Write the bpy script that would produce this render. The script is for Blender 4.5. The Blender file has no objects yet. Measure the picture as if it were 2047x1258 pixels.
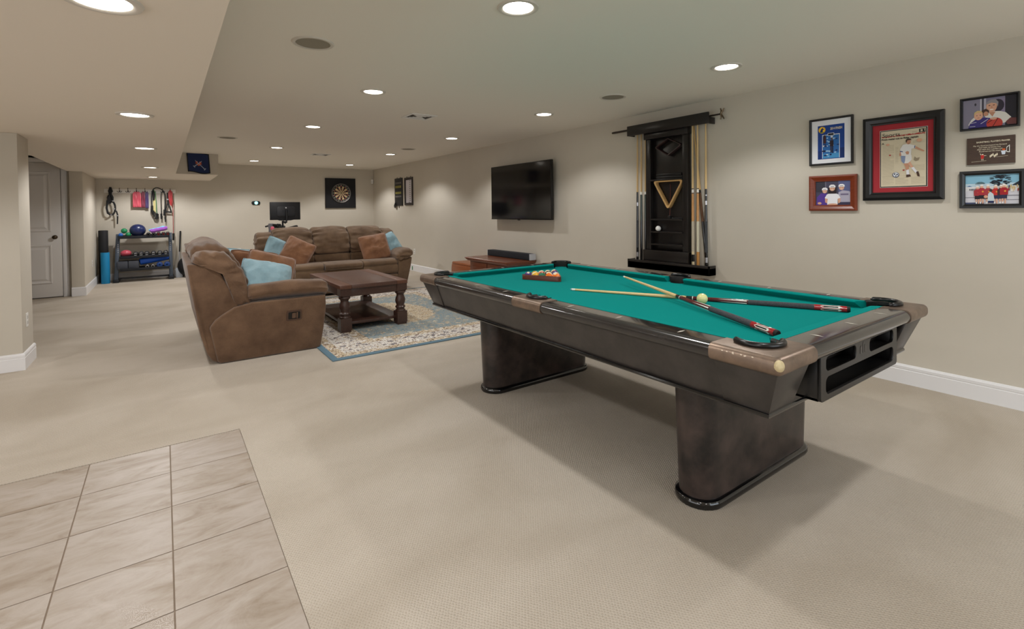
import bpy, bmesh, math, random
from mathutils import Vector, Matrix, noise, Euler
random.seed(7)
PI = math.pi
R = math.radians
sc = bpy.context.scene
COL = sc.collection
WX, ZC, BY, ZS = 4.3254, 2.319, 12.103, 1.958     # right wall, ceiling, back wall, soffit

# ------------------------------------------------------------------ materials
def lin(c):
    o = []
    for v in c[:3]:
        v /= 255.0
        o.append(v / 12.92 if v <= 0.04045 else ((v + 0.055) / 1.055) ** 2.4)
    return (o[0], o[1], o[2], 1.0)

MATS = {}
def mat(name, rgb, rough=0.5, metal=0.0, var=None, bump=None, coat=0.0, spec=0.5, stretch=(1, 1, 1), sheen=0.0):
    """var = (scale, second rgb, contrast); bump = (scale, strength)"""
    if name in MATS:
        return MATS[name]
    m = bpy.data.materials.new(name)
    m.use_nodes = True
    nt = m.node_tree
    b = nt.nodes['Principled BSDF']
    b.inputs['Base Color'].default_value = lin(rgb)
    b.inputs['Roughness'].default_value = rough
    b.inputs['Metallic'].default_value = metal
    b.inputs['Specular IOR Level'].default_value = spec
    b.inputs['Coat Weight'].default_value = coat
    b.inputs['Coat Roughness'].default_value = 0.1
    if sheen:
        b.inputs['Sheen Weight'].default_value = sheen
        b.inputs['Sheen Roughness'].default_value = 0.5
    if var or bump:
        tc = nt.nodes.new('ShaderNodeTexCoord')
        mp = nt.nodes.new('ShaderNodeMapping')
        mp.inputs['Scale'].default_value = stretch
        nt.links.new(tc.outputs['Object'], mp.inputs['Vector'])
    if var:
        n = nt.nodes.new('ShaderNodeTexNoise')
        n.inputs['Scale'].default_value = var[0]
        n.inputs['Detail'].default_value = 6
        n.inputs['Roughness'].default_value = 0.62
        nt.links.new(mp.outputs['Vector'], n.inputs['Vector'])
        r = nt.nodes.new('ShaderNodeValToRGB')
        w = 0.5 - 0.5 * (var[2] if len(var) > 2 else 0.5)
        r.color_ramp.elements[0].position = w
        r.color_ramp.elements[1].position = 1 - w
        r.color_ramp.elements[0].color = lin(var[1])
        r.color_ramp.elements[1].color = lin(rgb)
        nt.links.new(n.outputs['Fac'], r.inputs['Fac'])
        nt.links.new(r.outputs['Color'], b.inputs['Base Color'])
    if bump:
        n2 = nt.nodes.new('ShaderNodeTexNoise')
        n2.inputs['Scale'].default_value = bump[0]
        n2.inputs['Detail'].default_value = 4
        nt.links.new(mp.outputs['Vector'], n2.inputs['Vector'])
        bp = nt.nodes.new('ShaderNodeBump')
        bp.inputs['Strength'].default_value = bump[1]
        bp.inputs['Distance'].default_value = 0.01
        nt.links.new(n2.outputs['Fac'], bp.inputs['Height'])
        nt.links.new(bp.outputs['Normal'], b.inputs['Normal'])
    MATS[name] = m
    return m

def emit(name, rgb, strength):
    if name in MATS:
        return MATS[name]
    m = bpy.data.materials.new(name)
    m.use_nodes = True
    b = m.node_tree.nodes['Principled BSDF']
    b.inputs['Base Color'].default_value = lin(rgb)
    b.inputs['Emission Color'].default_value = lin(rgb)
    b.inputs['Emission Strength'].default_value = strength
    MATS[name] = m
    return m

class NB:
    """tiny node-graph helper"""
    def __init__(s, name):
        s.m = bpy.data.materials.new(name); s.m.use_nodes = True
        s.nt = s.m.node_tree; s.b = s.nt.nodes['Principled BSDF']; MATS[name] = s.m
        s.tc = s.nt.nodes.new('ShaderNodeTexCoord')
    def n(s, t, **kw):
        x = s.nt.nodes.new(t)
        for k, v in kw.items(): setattr(x, k, v)
        return x
    def link(s, a, b): s.nt.links.new(a, b)
    def math(s, op, a, b=None, clamp=False):
        x = s.n('ShaderNodeMath', operation=op, use_clamp=clamp)
        for i, v in enumerate((a, b)):
            if v is None: continue
            if isinstance(v, (int, float)): x.inputs[i].default_value = v
            else: s.link(v, x.inputs[i])
        return x.outputs[0]
    def mapping(s, scale=(1, 1, 1), src=None, loc=(0, 0, 0), rot=(0, 0, 0)):
        x = s.n('ShaderNodeMapping'); x.inputs['Scale'].default_value = scale
        x.inputs['Location'].default_value = loc; x.inputs['Rotation'].default_value = rot
        s.link(src or s.tc.outputs['Object'], x.inputs['Vector']); return x.outputs[0]
    def noise(s, vec, scale, detail=4, rough=0.55, dist=0.0):
        x = s.n('ShaderNodeTexNoise'); x.inputs['Scale'].default_value = scale; x.inputs['Detail'].default_value = detail
        x.inputs['Roughness'].default_value = rough; x.inputs['Distortion'].default_value = dist
        s.link(vec, x.inputs['Vector']); return x.outputs['Fac']
    def voro(s, vec, scale, feature='F1', out='Distance'):
        x = s.n('ShaderNodeTexVoronoi', feature=feature); x.inputs['Scale'].default_value = scale
        s.link(vec, x.inputs['Vector']); return x.outputs[out]
    def ramp(s, fac, stops, interp='LINEAR'):
        x = s.n('ShaderNodeValToRGB'); cr = x.color_ramp; cr.interpolation = interp
        while len(cr.elements) < len(stops): cr.elements.new(0.5)
        for e, (p, c) in zip(cr.elements, stops):
            e.position = p; e.color = lin(c) if max(c) > 1 or len(c) == 3 and max(c) == 0 else (*c, 1)
        s.link(fac, x.inputs['Fac']); return x.outputs['Color']
    def mix(s, fac, a, b, mode='MIX'):
        x = s.n('ShaderNodeMix', data_type='RGBA', blend_type=mode)
        for sock, v in ((x.inputs[0], fac), (x.inputs[6], a), (x.inputs[7], b)):
            if isinstance(v, (int, float)): sock.default_value = v
            elif isinstance(v, tuple): sock.default_value = lin(v)
            else: s.link(v, sock)
        return x.outputs[2]
    def bump(s, h, strength, dist=0.01):
        x = s.n('ShaderNodeBump'); x.inputs['Strength'].default_value = strength; x.inputs['Distance'].default_value = dist
        s.link(h, x.inputs['Height']); s.link(x.outputs[0], s.b.inputs['Normal'])
    def color(s, c): s.link(c, s.b.inputs['Base Color'])

# ------------------------------------------------------------------ mesh builder
class MB:
    def __init__(s): s.v = []; s.f = []; s.mi = []
    def add(s, verts, faces, m=0, M=None):
        o = len(s.v)
        s.v += [tuple(M @ Vector(p)) if M else tuple(p) for p in verts]
        for fc in faces: s.f.append([o + i for i in fc]); s.mi.append(m)
        return s
    def box(s, x0, x1, y0, y1, z0, z1, m=0, M=None):
        v = [(x, y, z) for z in (z0, z1) for y in (y0, y1) for x in (x0, x1)]
        return s.add(v, [(0, 2, 3, 1), (4, 5, 7, 6), (0, 1, 5, 4), (2, 6, 7, 3), (0, 4, 6, 2), (1, 3, 7, 5)], m, M)
    def quad(s, a, b, c, d, m=0): return s.add([a, b, c, d], [(0, 1, 2, 3)], m)
    def prism(s, poly, a, b, fn=None, m=0, M=None):
        """extrude 2-D polygon from a to b; fn(u, v, t) -> xyz"""
        fn = fn or (lambda u, v, t: (u, v, t))
        n = len(poly)
        v = [fn(p[0], p[1], a) for p in poly] + [fn(p[0], p[1], b) for p in poly]
        f = [list(range(n))[::-1], list(range(n, 2 * n))] + [(i, (i + 1) % n, n + (i + 1) % n, n + i) for i in range(n)]
        return s.add(v, f, m, M)
    def loft(s, rings, m=0, caps=True, M=None, closed=True):
        n = len(rings[0]); v = [p for r in rings for p in r]; f = []
        for k in range(len(rings) - 1):
            for i in range(n if closed else n - 1):
                j = (i + 1) % n
                f.append((k * n + i, k * n + j, (k + 1) * n + j, (k + 1) * n + i))
        if caps:
            f.append(list(range(n))[::-1]); f.append([(len(rings) - 1) * n + i for i in range(n)])
        return s.add(v, f, m, M)
    def lathe(s, prof, n=24, m=0, M=None, caps=True):
        rings = [[(r * math.cos(2 * PI * i / n), r * math.sin(2 * PI * i / n), z) for i in range(n)] for r, z in prof]
        return s.loft(rings, m, caps, M)
    def cyl(s, p0, p1, r0, r1=None, n=16, m=0):
        return s.tube([p0, p1], [r0, r0 if r1 is None else r1], n, m)
    def tube(s, path, r, n=10, m=0, caps=True, flat=1.0, closed=False):
        P = [Vector(p) for p in path]
        if not hasattr(r, '__len__'): r = [r] * len(P)
        T = []
        for i in range(len(P)):
            a = P[i - 1] if (i or closed) else P[0]; b = P[(i + 1) % len(P)] if (i < len(P) - 1 or closed) else P[-1]
            d = (b - a); T.append(d.normalized() if d.length > 1e-9 else Vector((0, 0, 1)))
        up = Vector((0, 0, 1)) if abs(T[0].z) < 0.9 else Vector((1, 0, 0))
        N = (up - T[0] * up.dot(T[0])).normalized(); rings = []
        for i in range(len(P)):
            N = (N - T[i] * N.dot(T[i])).normalized(); B = T[i].cross(N)
            rings.append([tuple(P[i] + N * (math.cos(2 * PI * k / n) * r[i]) + B * (math.sin(2 * PI * k / n) * r[i] * flat)) for k in range(n)])
        if closed: rings.append(rings[0])
        return s.loft(rings, m, caps and not closed)
    def sphere(s, c, r, nu=24, nv=14, m=0, sc3=(1, 1, 1), M=None):
        rings = []
        for j in range(1, nv):
            a = PI * j / nv
            rings.append([(c[0] + r * sc3[0] * math.sin(a) * math.cos(2 * PI * i / nu), c[1] + r * sc3[1] * math.sin(a) * math.sin(2 * PI * i / nu), c[2] - r * sc3[2] * math.cos(a)) for i in range(nu)])
        n0 = len(s.v); s.loft(rings, m, False, M)
        bot = Vector((c[0], c[1], c[2] - r * sc3[2])); top = Vector((c[0], c[1], c[2] + r * sc3[2]))
        if M: bot = M @ bot; top = M @ top
        s.v += [tuple(bot), tuple(top)]; nb = len(s.v) - 2; last = n0 + (nv - 2) * nu
        for i in range(nu):
            s.f.append([nb, n0 + (i + 1) % nu, n0 + i]); s.mi.append(m)
            s.f.append([nb + 1, last + i, last + (i + 1) % nu]); s.mi.append(m)
        return s
    def sheet(s, nu, nv, fn, m=0):
        v = [fn(i / nu, j / nv) for j in range(nv + 1) for i in range(nu + 1)]
        f = [(j * (nu + 1) + i, j * (nu + 1) + i + 1, (j + 1) * (nu + 1) + i + 1, (j + 1) * (nu + 1) + i) for j in range(nv) for i in range(nu)]
        return s.add(v, f, m)
    def build(s, name, mats, parent=None, bevel=0, seg=2, angle=40, efilter=None, loc=None, smooth=True, subsurf=0):
        me = bpy.data.meshes.new(name)
        me.from_pydata(s.v, [], s.f)
        if not isinstance(mats, (list, tuple)): mats = [mats]
        for x in mats: me.materials.append(x)
        for p, k in zip(me.polygons, s.mi): p.material_index = k
        bm = bmesh.new(); bm.from_mesh(me)
        bmesh.ops.recalc_face_normals(bm, faces=bm.faces)
        if bevel:
            es = [e for e in bm.edges if len(e.link_faces) == 2 and e.calc_face_angle(0) > R(28) and (efilter is None or efilter(e))]
            bmesh.ops.bevel(bm, geom=es, offset=bevel, segments=seg, profile=0.5, affect='EDGES', clamp_overlap=True)
        bm.to_mesh(me); bm.free()
        if smooth:
            me.polygons.foreach_set('use_smooth', [True] * len(me.polygons))
            me.set_sharp_from_angle(angle=R(angle))
        o = bpy.data.objects.new(name, me); COL.objects.link(o)
        if parent: o.parent = parent
        if loc: o.location = loc
        if subsurf:
            md = o.modifiers.new('sub', 'SUBSURF'); md.levels = subsurf; md.render_levels = subsurf
        return o

def thing(name, label, cat, loc=(0, 0, 0), rz=0, group=None, rot=None):
    o = bpy.data.objects.new(name, None); COL.objects.link(o)
    o.empty_display_size = 0.1
    o.location = loc; o.rotation_euler = rot if rot else (0, 0, rz)
    o['label'] = label; o['category'] = cat
    if group: o['group'] = group
    return o
def tag(o, label, cat, group=None):
    o['label'] = label; o['category'] = cat
    if group: o['group'] = group
    return o
def plabel(o, t): o['label'] = t; return o
def struct(o): o['kind'] = 'structure'; return o
def dup(root, loc, rz=None, label=None, group=None, rot=None):
    r = root.copy(); COL.objects.link(r); r.location = loc
    if rot is not None: r.rotation_euler = rot
    elif rz is not None: r.rotation_euler = (0, 0, rz)
    if label: r['label'] = label
    if group: r['group'] = group
    for ch in list(root.children):
        c = ch.copy(); COL.objects.link(c); c.parent = r
        for g in ch.children:
            d = g.copy(); COL.objects.link(d); d.parent = c
    return r
def text_mesh(name, body, size, mats, parent, M, extrude=0.0004, align='LEFT', sx=1.0, bold=0.0):
    cu = bpy.data.curves.new(name, 'FONT'); cu.body = body; cu.size = size; cu.align_x = align; cu.extrude = extrude; cu.offset = bold
    cu.resolution_u = 3
    o = bpy.data.objects.new(name + '_tmp', cu); COL.objects.link(o)
    dg = bpy.context.evaluated_depsgraph_get(); dg.update()
    me = bpy.data.meshes.new_from_object(o.evaluated_get(dg))
    bpy.data.objects.remove(o); bpy.data.curves.remove(cu)
    me.name = name
    me.transform(M @ Matrix.Diagonal((sx, 1, 1, 1)))
    me.materials.clear(); me.materials.append(mats)
    ob = bpy.data.objects.new(name, me); COL.objects.link(ob); ob.parent = parent
    return ob
def holed_plate(name, outer, holes, depth, M, material, parent):
    """flat plate with holes, made from filled 2-D splines"""
    cu = bpy.data.curves.new(name, 'CURVE'); cu.dimensions = '2D'; cu.fill_mode = 'BOTH'; cu.extrude = depth / 2; cu.bevel_depth = 0.0015; cu.bevel_resolution = 1
    for poly in [outer] + holes:
        sp = cu.splines.new('POLY'); sp.points.add(len(poly) - 1); sp.use_cyclic_u = True
        for p, q in zip(sp.points, poly): p.co = (q[0], q[1], 0, 1)
    o = bpy.data.objects.new(name + '_tmp', cu); COL.objects.link(o)
    dg = bpy.context.evaluated_depsgraph_get(); dg.update()
    me = bpy.data.meshes.new_from_object(o.evaluated_get(dg))
    bpy.data.objects.remove(o); bpy.data.curves.remove(cu)
    me.name = name; me.transform(M); me.materials.clear(); me.materials.append(material)
    ob = bpy.data.objects.new(name, me); COL.objects.link(ob); ob.parent = parent
    return ob
def rrect(x0, x1, y0, y1, r, n=6):
    p = []
    for cx, cy, a0 in ((x1 - r, y0 + r, -90), (x1 - r, y1 - r, 0), (x0 + r, y1 - r, 90), (x0 + r, y0 + r, 180)):
        for k in range(n + 1):
            a = R(a0 + 90 * k / n); p.append((cx + r * math.cos(a), cy + r * math.sin(a)))
    return p
def circ(cx, cy, rx, ry=None, n=16, a0=0, a1=360):
    ry = rx if ry is None else ry
    full = abs(a1 - a0) >= 360
    return [(cx + rx * math.cos(R(a0 + (a1 - a0) * k / (n if full else n - 1))), cy + ry * math.sin(R(a0 + (a1 - a0) * k / (n if full else n - 1)))) for k in range(n)]
def spline(pts, n, closed=True):
    """Catmull-Rom resample"""
    out = []; L = len(pts)
    segs = L if closed else L - 1
    for i in range(n):
        t = i / n * segs if closed else i / (n - 1) * segs
        k = min(int(t), segs - 1); u = t - k
        g = (lambda j: Vector(pts[j % L])) if closed else (lambda j: Vector(pts[max(0, min(L - 1, j))]))
        p0, p1, p2, p3 = g(k - 1), g(k), g(k + 1), g(k + 2)
        out.append(0.5 * ((2 * p1) + (p2 - p0) * u + (2 * p0 - 5 * p1 + 4 * p2 - p3) * u * u + (3 * p1 - p0 - 3 * p2 + p3) * u ** 3))
    return out
def circle_path(c, r, a0, a1, n, plane='xy'):
    o = []
    for k in range(n):
        a = R(a0 + (a1 - a0) * k / (n - 1)); u, v = r * math.cos(a), r * math.sin(a)
        o.append({'xy': (c[0] + u, c[1] + v, c[2]), 'xz': (c[0] + u, c[1], c[2] + v), 'yz': (c[0], c[1] + u, c[2] + v)}[plane])
    return o

# common materials
m_wall = mat('wall_paint', (202, 195, 182), 0.85, var=(1.2, (198, 191, 178), 0.3), bump=(220, 0.03))
m_ceil = mat('ceiling_paint', (232, 227, 217), 0.9, bump=(160, 0.04))
m_soff = mat('soffit_paint', (230, 221, 208), 0.9, bump=(160, 0.04))
m_trim = mat('white_trim_paint', (226, 225, 226), 0.35)
m_door = mat('white_door_paint', (214, 210, 206), 0.4)
m_white = mat('white_plastic', (228, 226, 222), 0.4)
m_black = mat('black_plastic', (14, 14, 15), 0.35)
m_blackm = mat('black_metal', (22, 22, 24), 0.4, 0.6)
m_chrome = mat('brushed_steel', (170, 165, 158), 0.25, 1.0)
m_rubber = mat('black_rubber', (16, 16, 17), 0.7)

# carpet
nb = NB('berber_carpet')
big = nb.noise(nb.mapping((0.8, 1.3, 1), rot=(0, 0, 0.5)), 1.1, 3, 0.5, 0.5)
med = nb.noise(nb.tc.outputs['Object'], 9, 4)
fine = nb.noise(nb.tc.outputs['Object'], 320, 2)
c1 = nb.ramp(big, [(0.33, (177, 167, 153)), (0.62, (197, 188, 176))])
c2 = nb.mix(nb.math('MULTIPLY', med, 0.22), c1, (160, 147, 129))
jt = nb.n('ShaderNodeTexNoise'); jt.inputs['Scale'].default_value = 60; nb.link(nb.tc.outputs['Object'], jt.inputs['Vector'])
js = nb.n('ShaderNodeVectorMath', operation='SCALE'); nb.link(jt.outputs['Color'], js.inputs[0]); js.inputs['Scale'].default_value = .009
ja = nb.n('ShaderNodeVectorMath', operation='ADD'); nb.link(nb.tc.outputs['Object'], ja.inputs[0]); nb.link(js.outputs[0], ja.inputs[1])
jx = nb.n('ShaderNodeSeparateXYZ'); nb.link(ja.outputs[0], jx.inputs[0])
lob = nb.math('MULTIPLY', nb.math('SINE', nb.math('MULTIPLY', jx.outputs[0], 520.0)), nb.math('SINE', nb.math('MULTIPLY', jx.outputs[1], 380.0)))
pit = nb.math('MULTIPLY', nb.math('SUBTRACT', lob, 0.2, clamp=True), nb.math('MULTIPLY', nb.noise(nb.mapping((1, 1, 1), loc=(9, 4, 0)), 90, 3, .6), 1.05), clamp=True)
c3 = nb.mix(pit, c2, (132, 118, 101))
c4 = nb.mix(nb.math('MULTIPLY', fine, 0.25), c3, (152, 139, 122))
nb.color(c4)
nb.b.inputs['Roughness'].default_value = 0.95; nb.b.inputs['Specular IOR Level'].default_value = 0.1
hh = nb.math('ADD', nb.math('MULTIPLY', lob, -0.35), nb.math('MULTIPLY', fine, 0.6))
nb.bump(hh, 0.5, 0.005)
m_carpet = nb.m

# travertine tile (random offset per tile from a colour attribute)
nb = NB('travertine_tile')
at = nb.n('ShaderNodeAttribute', attribute_name='tile_random')
off = nb.n('ShaderNodeVectorMath', operation='ADD'); nb.link(nb.tc.outputs['Object'], off.inputs[0])
sca = nb.n('ShaderNodeVectorMath', operation='SCALE'); nb.link(at.outputs['Color'], sca.inputs[0]); sca.inputs['Scale'].default_value = 13.0
nb.link(sca.outputs[0], off.inputs[1])
st = nb.noise(nb.mapping((1.7, 5.0, 1), off.outputs[0], rot=(0, 0, 0.08)), 1.9, 9, 0.66, 0.9)
cl = nb.noise(nb.mapping((2.4, 4, 1), off.outputs[0]), 2.0, 8, 0.7, 1.0)
sp_ = nb.n('ShaderNodeSeparateColor'); nb.link(at.outputs['Color'], sp_.inputs[0])
fac = nb.math('ADD', nb.math('MULTIPLY', st, nb.math('ADD', nb.math('MULTIPLY', sp_.outputs[1], 0.5), 0.45)), nb.math('MULTIPLY', cl, nb.math('SUBTRACT', 0.55, nb.math('MULTIPLY', sp_.outputs[1], 0.5))))
col = nb.ramp(fac, [(0.34, (134, 117, 98)), (0.46, (160, 147, 133)), (0.56, (172, 161, 151)), (0.68, (181, 171, 162))])
col = nb.mix(nb.math('MULTIPLY', sp_.outputs[0], 0.25), col, (166, 155, 145))
nb.color(col); nb.b.inputs['Roughness'].default_value = 0.42
nb.bump(nb.noise(off.outputs[0], 30, 4), 0.12, 0.004)
m_tile = nb.m
m_grout = mat('tile_grout', (142, 126, 110), 0.9, bump=(400, 0.2))

# ------------------------------------------------------------------ room shell
YF, XL = -3.2, -4.0
b = MB()
b.box(0.345, WX, YF, BY, -0.05, 0); b.box(XL, 0.345, 3.305, BY, -0.05, 0)
struct(b.build('floor', m_carpet, bevel=0))
b = MB(); b.box(XL, 0.345, YF, 3.305, -0.05, -0.006, 1)
xs = [0.343 - 0.338 * k for k in range(14)]; ys = [3.303] + [2.96 - 0.348 * k for k in range(19)]
rnds = []
g = 0.0026
for i in range(len(xs) - 1):
    for j in range(len(ys) - 1):
        x1, x0, y1, y0 = xs[i] - g * (i > 0), xs[i + 1] + g, ys[j] - g * (j > 0), ys[j + 1] + g
        if x0 < XL or y0 < YF: continue
        b.box(x0, x1, y0, y1, -0.02, -0.003, 0)
o = struct(b.build('floor_tile', [m_tile, m_grout], smooth=False))
ca = o.data.color_attributes.new('tile_random', 'FLOAT_COLOR', 'CORNER')
rr = random.Random(5); cur = None
for p in o.data.polygons:
    if p.index % 6 == 0: cur = (rr.random(), rr.random(), rr.random(), 1)
    for li in p.loop_indices: ca.data[li].color = cur
# ceiling + soffit
struct(MB().box(XL, WX + 0.1, YF, BY + 0.1, ZC, ZC + 0.1).build('ceiling', m_ceil))
soff = [(XL, YF), (0.184, YF), (0.184, 10.124), (0.811, 10.124), (0.811, BY), (XL, BY), (XL, 10.32), (-1.21, 10.32), (-1.21, 7.7), (XL, 7.7)]
struct(MB().prism(soff, ZS, ZC).build('ceiling_soffit', [m_soff], smooth=False))
o = bpy.data.objects['ceiling_soffit']; o.data.materials.append(m_wall)
for p in o.data.polygons:
    if abs(p.normal.z) < 0.5: p.material_index = 1
struct(MB().box(WX, WX + 0.1, YF, BY + 0.1, 0, ZC + 0.1).build('wall_right', m_wall))
struct(MB().box(XL, WX, BY, BY + 0.1, 0, ZC + 0.1).build('wall_back', m_wall))
WA, WB, WZ0, WZ1 = 0.6, 3.9, 0.35, 2.1
b = MB(); b.box(XL, WA, YF - 0.1, YF, -0.05, ZC + 0.1).box(WB, WX, YF - 0.1, YF, -0.05, ZC + 0.1).box(WA, WB, YF - 0.1, YF, -0.05, WZ0).box(WA, WB, YF - 0.1, YF, WZ1, ZC + 0.1)
struct(b.build('wall_front', m_wall))
b = MB()
for x in (WA, (2 * WA + WB) / 3, (WA + 2 * WB) / 3, WB): b.box(x - .03, x + .03, YF - .08, YF - .03, WZ0, WZ1)
b.box(WA, WB, YF - .08, YF - .03, WZ0, WZ0 + .06).box(WA, WB, YF - .08, YF - .03, WZ1 - .06, WZ1)
struct(b.build('fill_window_1', m_trim))  # unseen window behind the camera, added to let in fill light
L = bpy.data.lights.new('fill_light', 'AREA'); L.shape = 'RECTANGLE'; L.size = WB - WA - .1; L.size_y = WZ1 - WZ0 - .1; L.energy = 70; L.color = (.86, .94, 1.0)  # bluish area lamp added behind the opening as soft fill
o = bpy.data.objects.new('fill_light', L); COL.objects.link(o); o.location = ((WA + WB) / 2, YF - .12, (WZ0 + WZ1) / 2); o.rotation_euler = (R(90), 0, 0)
VA, VB, VZ0, VZ1 = -2.6, 3.0, 0.1, 1.9
b = MB(); b.box(XL - 0.1, XL, YF, VA, -0.05, ZC + 0.1).box(XL - 0.1, XL, VB, BY, -0.05, ZC + 0.1).box(XL - 0.1, XL, VA, VB, -0.05, VZ0).box(XL - 0.1, XL, VA, VB, VZ1, ZC + 0.1)
struct(b.build('wall_left', m_wall))
b = MB()
for k in range(5): y = VA + (VB - VA) * k / 4; b.box(XL - .08, XL - .03, y - .03, y + .03, VZ0, VZ1)
b.box(XL - .08, XL - .03, VA, VB, VZ0, VZ0 + .06).box(XL - .08, XL - .03, VA, VB, VZ1 - .06, VZ1)
struct(b.build('fill_window_2', m_trim))  # made-up window out of view, added to fill shade from the left
L = bpy.data.lights.new('fill_light', 'AREA'); L.shape = 'RECTANGLE'; L.size = VZ1 - VZ0 - .1; L.size_y = VB - VA - .1; L.energy = 80; L.color = (1.0, .97, .93)  # near-white area lamp added for fill, no such source known
o = bpy.data.objects.new('fill_light', L); COL.objects.link(o); o.location = (XL - .12, (VA + VB) / 2, (VZ0 + VZ1) / 2); o.rotation_euler = (0, R(-90), 0)
struct(MB().box(XL, -0.97, 5.648, 6.05, 0, ZS).build('wall_pier', m_wall, bevel=0.004))
# hall: side wall and door wall
struct(MB().box(-1.19, -1.03, 10.22, BY, 0, ZS).build('wall_hall', m_wall, bevel=0.004))
b = MB()
b.box(XL, -2.06, 10.32, 10.42, 0, ZC); b.box(-1.29, -1.19, 10.32, 10.42, 0, ZC); b.box(-2.06, -1.29, 10.32, 10.42, 2.09, ZC)
struct(b.build('wall_door_side', m_wall))
# baseboards
def base_prof():
    return [(0, 0), (0.015, 0), (0.015, 0.100), (0.0125, 0.103), (0.0125, 0.106), (0.0145, 0.109), (0.0145, 0.126), (0.011, 0.130), (0.009, 0.136), (0.004, 0.140), (0, 0.140)]
def baseboard(name, p0, p1, nrm, m0=0, m1=0):
    d = Vector((p1[0] - p0[0], p1[1] - p0[1], 0)); L = d.length; d.normalize(); n = Vector(nrm + (0,))
    P = Vector((*p0, 0)); bb = MB()
    pr = base_prof(); k = len(pr)
    v = [tuple(P + d * (m0 * q[0]) + n * q[0] + Vector((0, 0, q[1]))) for q in pr] + [tuple(P + d * (L + m1 * q[0]) + n * q[0] + Vector((0, 0, q[1]))) for q in pr]
    bb.add(v, [list(range(k))[::-1], list(range(k, 2 * k))] + [(i, (i + 1) % k, k + (i + 1) % k, k + i) for i in range(k)])
    return struct(bb.build(name, m_trim, angle=25))
baseboard('baseboard_right', (WX, YF), (WX, BY), (-1, 0), 0, -1)
baseboard('baseboard_back', (-1.03, BY), (WX, BY), (0, -1), 1, -1)
baseboard('baseboard_left', (XL, 5.648), (-0.97, 5.648), (0, -1), 0, 1)
baseboard('baseboard_pier', (-0.97, 5.648), (-0.97, 6.05), (1, 0), -1, 1)
baseboard('baseboard_hall', (-1.03, 10.22), (-1.03, BY), (1, 0), -1, -1)
baseboard('baseboard_hall_end', (-1.19, 10.22), (-1.03, 10.22), (0, -1), 0, 1)
# door + casing
dr = struct(MB().box(-2.05, -1.30, 10.29, 10.325, 0.012, 2.08, 0).build('door_1', m_door, bevel=0.002))
for nm, z0, z1 in (('panel', 1.02, 1.95), ('panel', 0.22, 0.82)):
    b = MB(); x0, x1 = -1.94, -1.415
    def fr(i, dy): return [(x0 + i, 10.29 + dy, z0 + i), (x1 - i, 10.29 + dy, z0 + i), (x1 - i, 10.29 + dy, z1 - i), (x0 + i, 10.29 + dy, z1 - i)]
    b.loft([fr(0, -0.0005), fr(0.008, -0.011), fr(0.020, -0.009), fr(0.034, -0.001), fr(0.050, -0.001), fr(0.075, -0.012)], caps=False)
    last = fr(0.075, -0.012); b.quad(*last)
    b.build(nm, m_door, dr, angle=20)
mk = mat('aged_bronze', (84, 70, 56), 0.3, 0.9)
b = MB(); b.lathe([(0.032, 0), (0.032, 0.006), (0.012, 0.01), (0.011, 0.035), (0.02, 0.042), (0.029, 0.05), (0.03, 0.058), (0.022, 0.067), (0.008, 0.07)], 20, M=Matrix.Translation((-1.375, 10.29, 0.935)) @ Matrix.Rotation(R(90), 4, 'X'))
b.build('door_knob', mk, dr)
def casing_part(bb, x0, x1, z0, z1, vert=True):
    bb.box(x0, x1, 10.298, 10.32, z0, z1)
    if vert: bb.box(x0 + 0.008, x1 - 0.03, 10.292, 10.3, z0, z1); bb.box(x1 - 0.012, x1, 10.288, 10.3, z0, z1)
    else: bb.box(x0, x1, 10.292, 10.3, z0 + 0.01, z1 - 0.012)
b = MB(); casing_part(b, -1.295, -1.225, 0, 2.155); casing_part(b, -2.125, -2.055, 0, 2.155); casing_part(b, -2.055, -1.295, 2.085, 2.155, False)
struct(b.build('trim_1', m_trim, bevel=0.0015))

# ------------------------------------------------------------------ ceiling fixtures
m_lens = emit('lit_lens', (255, 248, 236), 22)
m_grille = mat('speaker_grille', (150, 143, 128), 0.7, bump=(900, 0.5))
m_ring = mat('fixture_trim', (208, 202, 192), 0.5)
LAMPS = []
def spot(x, y, z, e):
    L = bpy.data.lights.new('downlight', 'SPOT'); L.energy = e; L.spot_size = R(132 if z > 2.1 else 160); L.spot_blend = 0.4; L.shadow_soft_size = 0.05
    L.color = (1.0, 0.99, 0.98)
    o = bpy.data.objects.new('downlight', L); COL.objects.link(o); o.location = (x, y, z - 0.03); LAMPS.append(o); return o
def make_light(label, group):
    t = thing('ceiling_light', label, 'ceiling light', group=group)
    MB().lathe([(0.078, 0.0), (0.078, -0.004), (0.088, -0.009), (0.104, -0.007), (0.108, 0.0)], 40).build('trim_ring', m_ring, t)
    MB().lathe([(0.0005, -0.0022), (0.04, -0.0026), (0.0775, -0.002)], 40, caps=True).build('lens', m_lens, t)
    return t
lt0 = None
ordn = ['nearest', 'second', 'third', 'fourth', 'fifth']
E_MAIN, E_SOFF = 46, 46
for cx, what in ((1.50, 'the middle ceiling row'), (3.40, 'the ceiling row along the picture wall')):
    for k, cy in enumerate((2.035, 4.16, 6.26, 8.59, 11.0)):
        lb = 'lit recessed light, %s from the camera in %s' % (ordn[k], what)
        if lt0 is None:
            lt0 = make_light(lb, 'recessed ceiling lights'); lt0.location = (cx, cy, ZC)
        else: dup(lt0, (cx, cy, ZC), 0, lb)
        spot(cx, cy, ZC, E_MAIN * (1, 1.05, 1.3, 1.5, 1.6)[k])
for k, cy in enumerate((2.01, 4.2, 6.29, 8.87, 11.19)):
    dup(lt0, (-0.145, cy, ZS), 0, 'lit round recessed light, %s from the camera in the low soffit' % ordn[k])
    spot(-0.145, cy, ZS, E_SOFF * (.95, 1, 1.15, 1.35, 1.5)[k])
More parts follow.
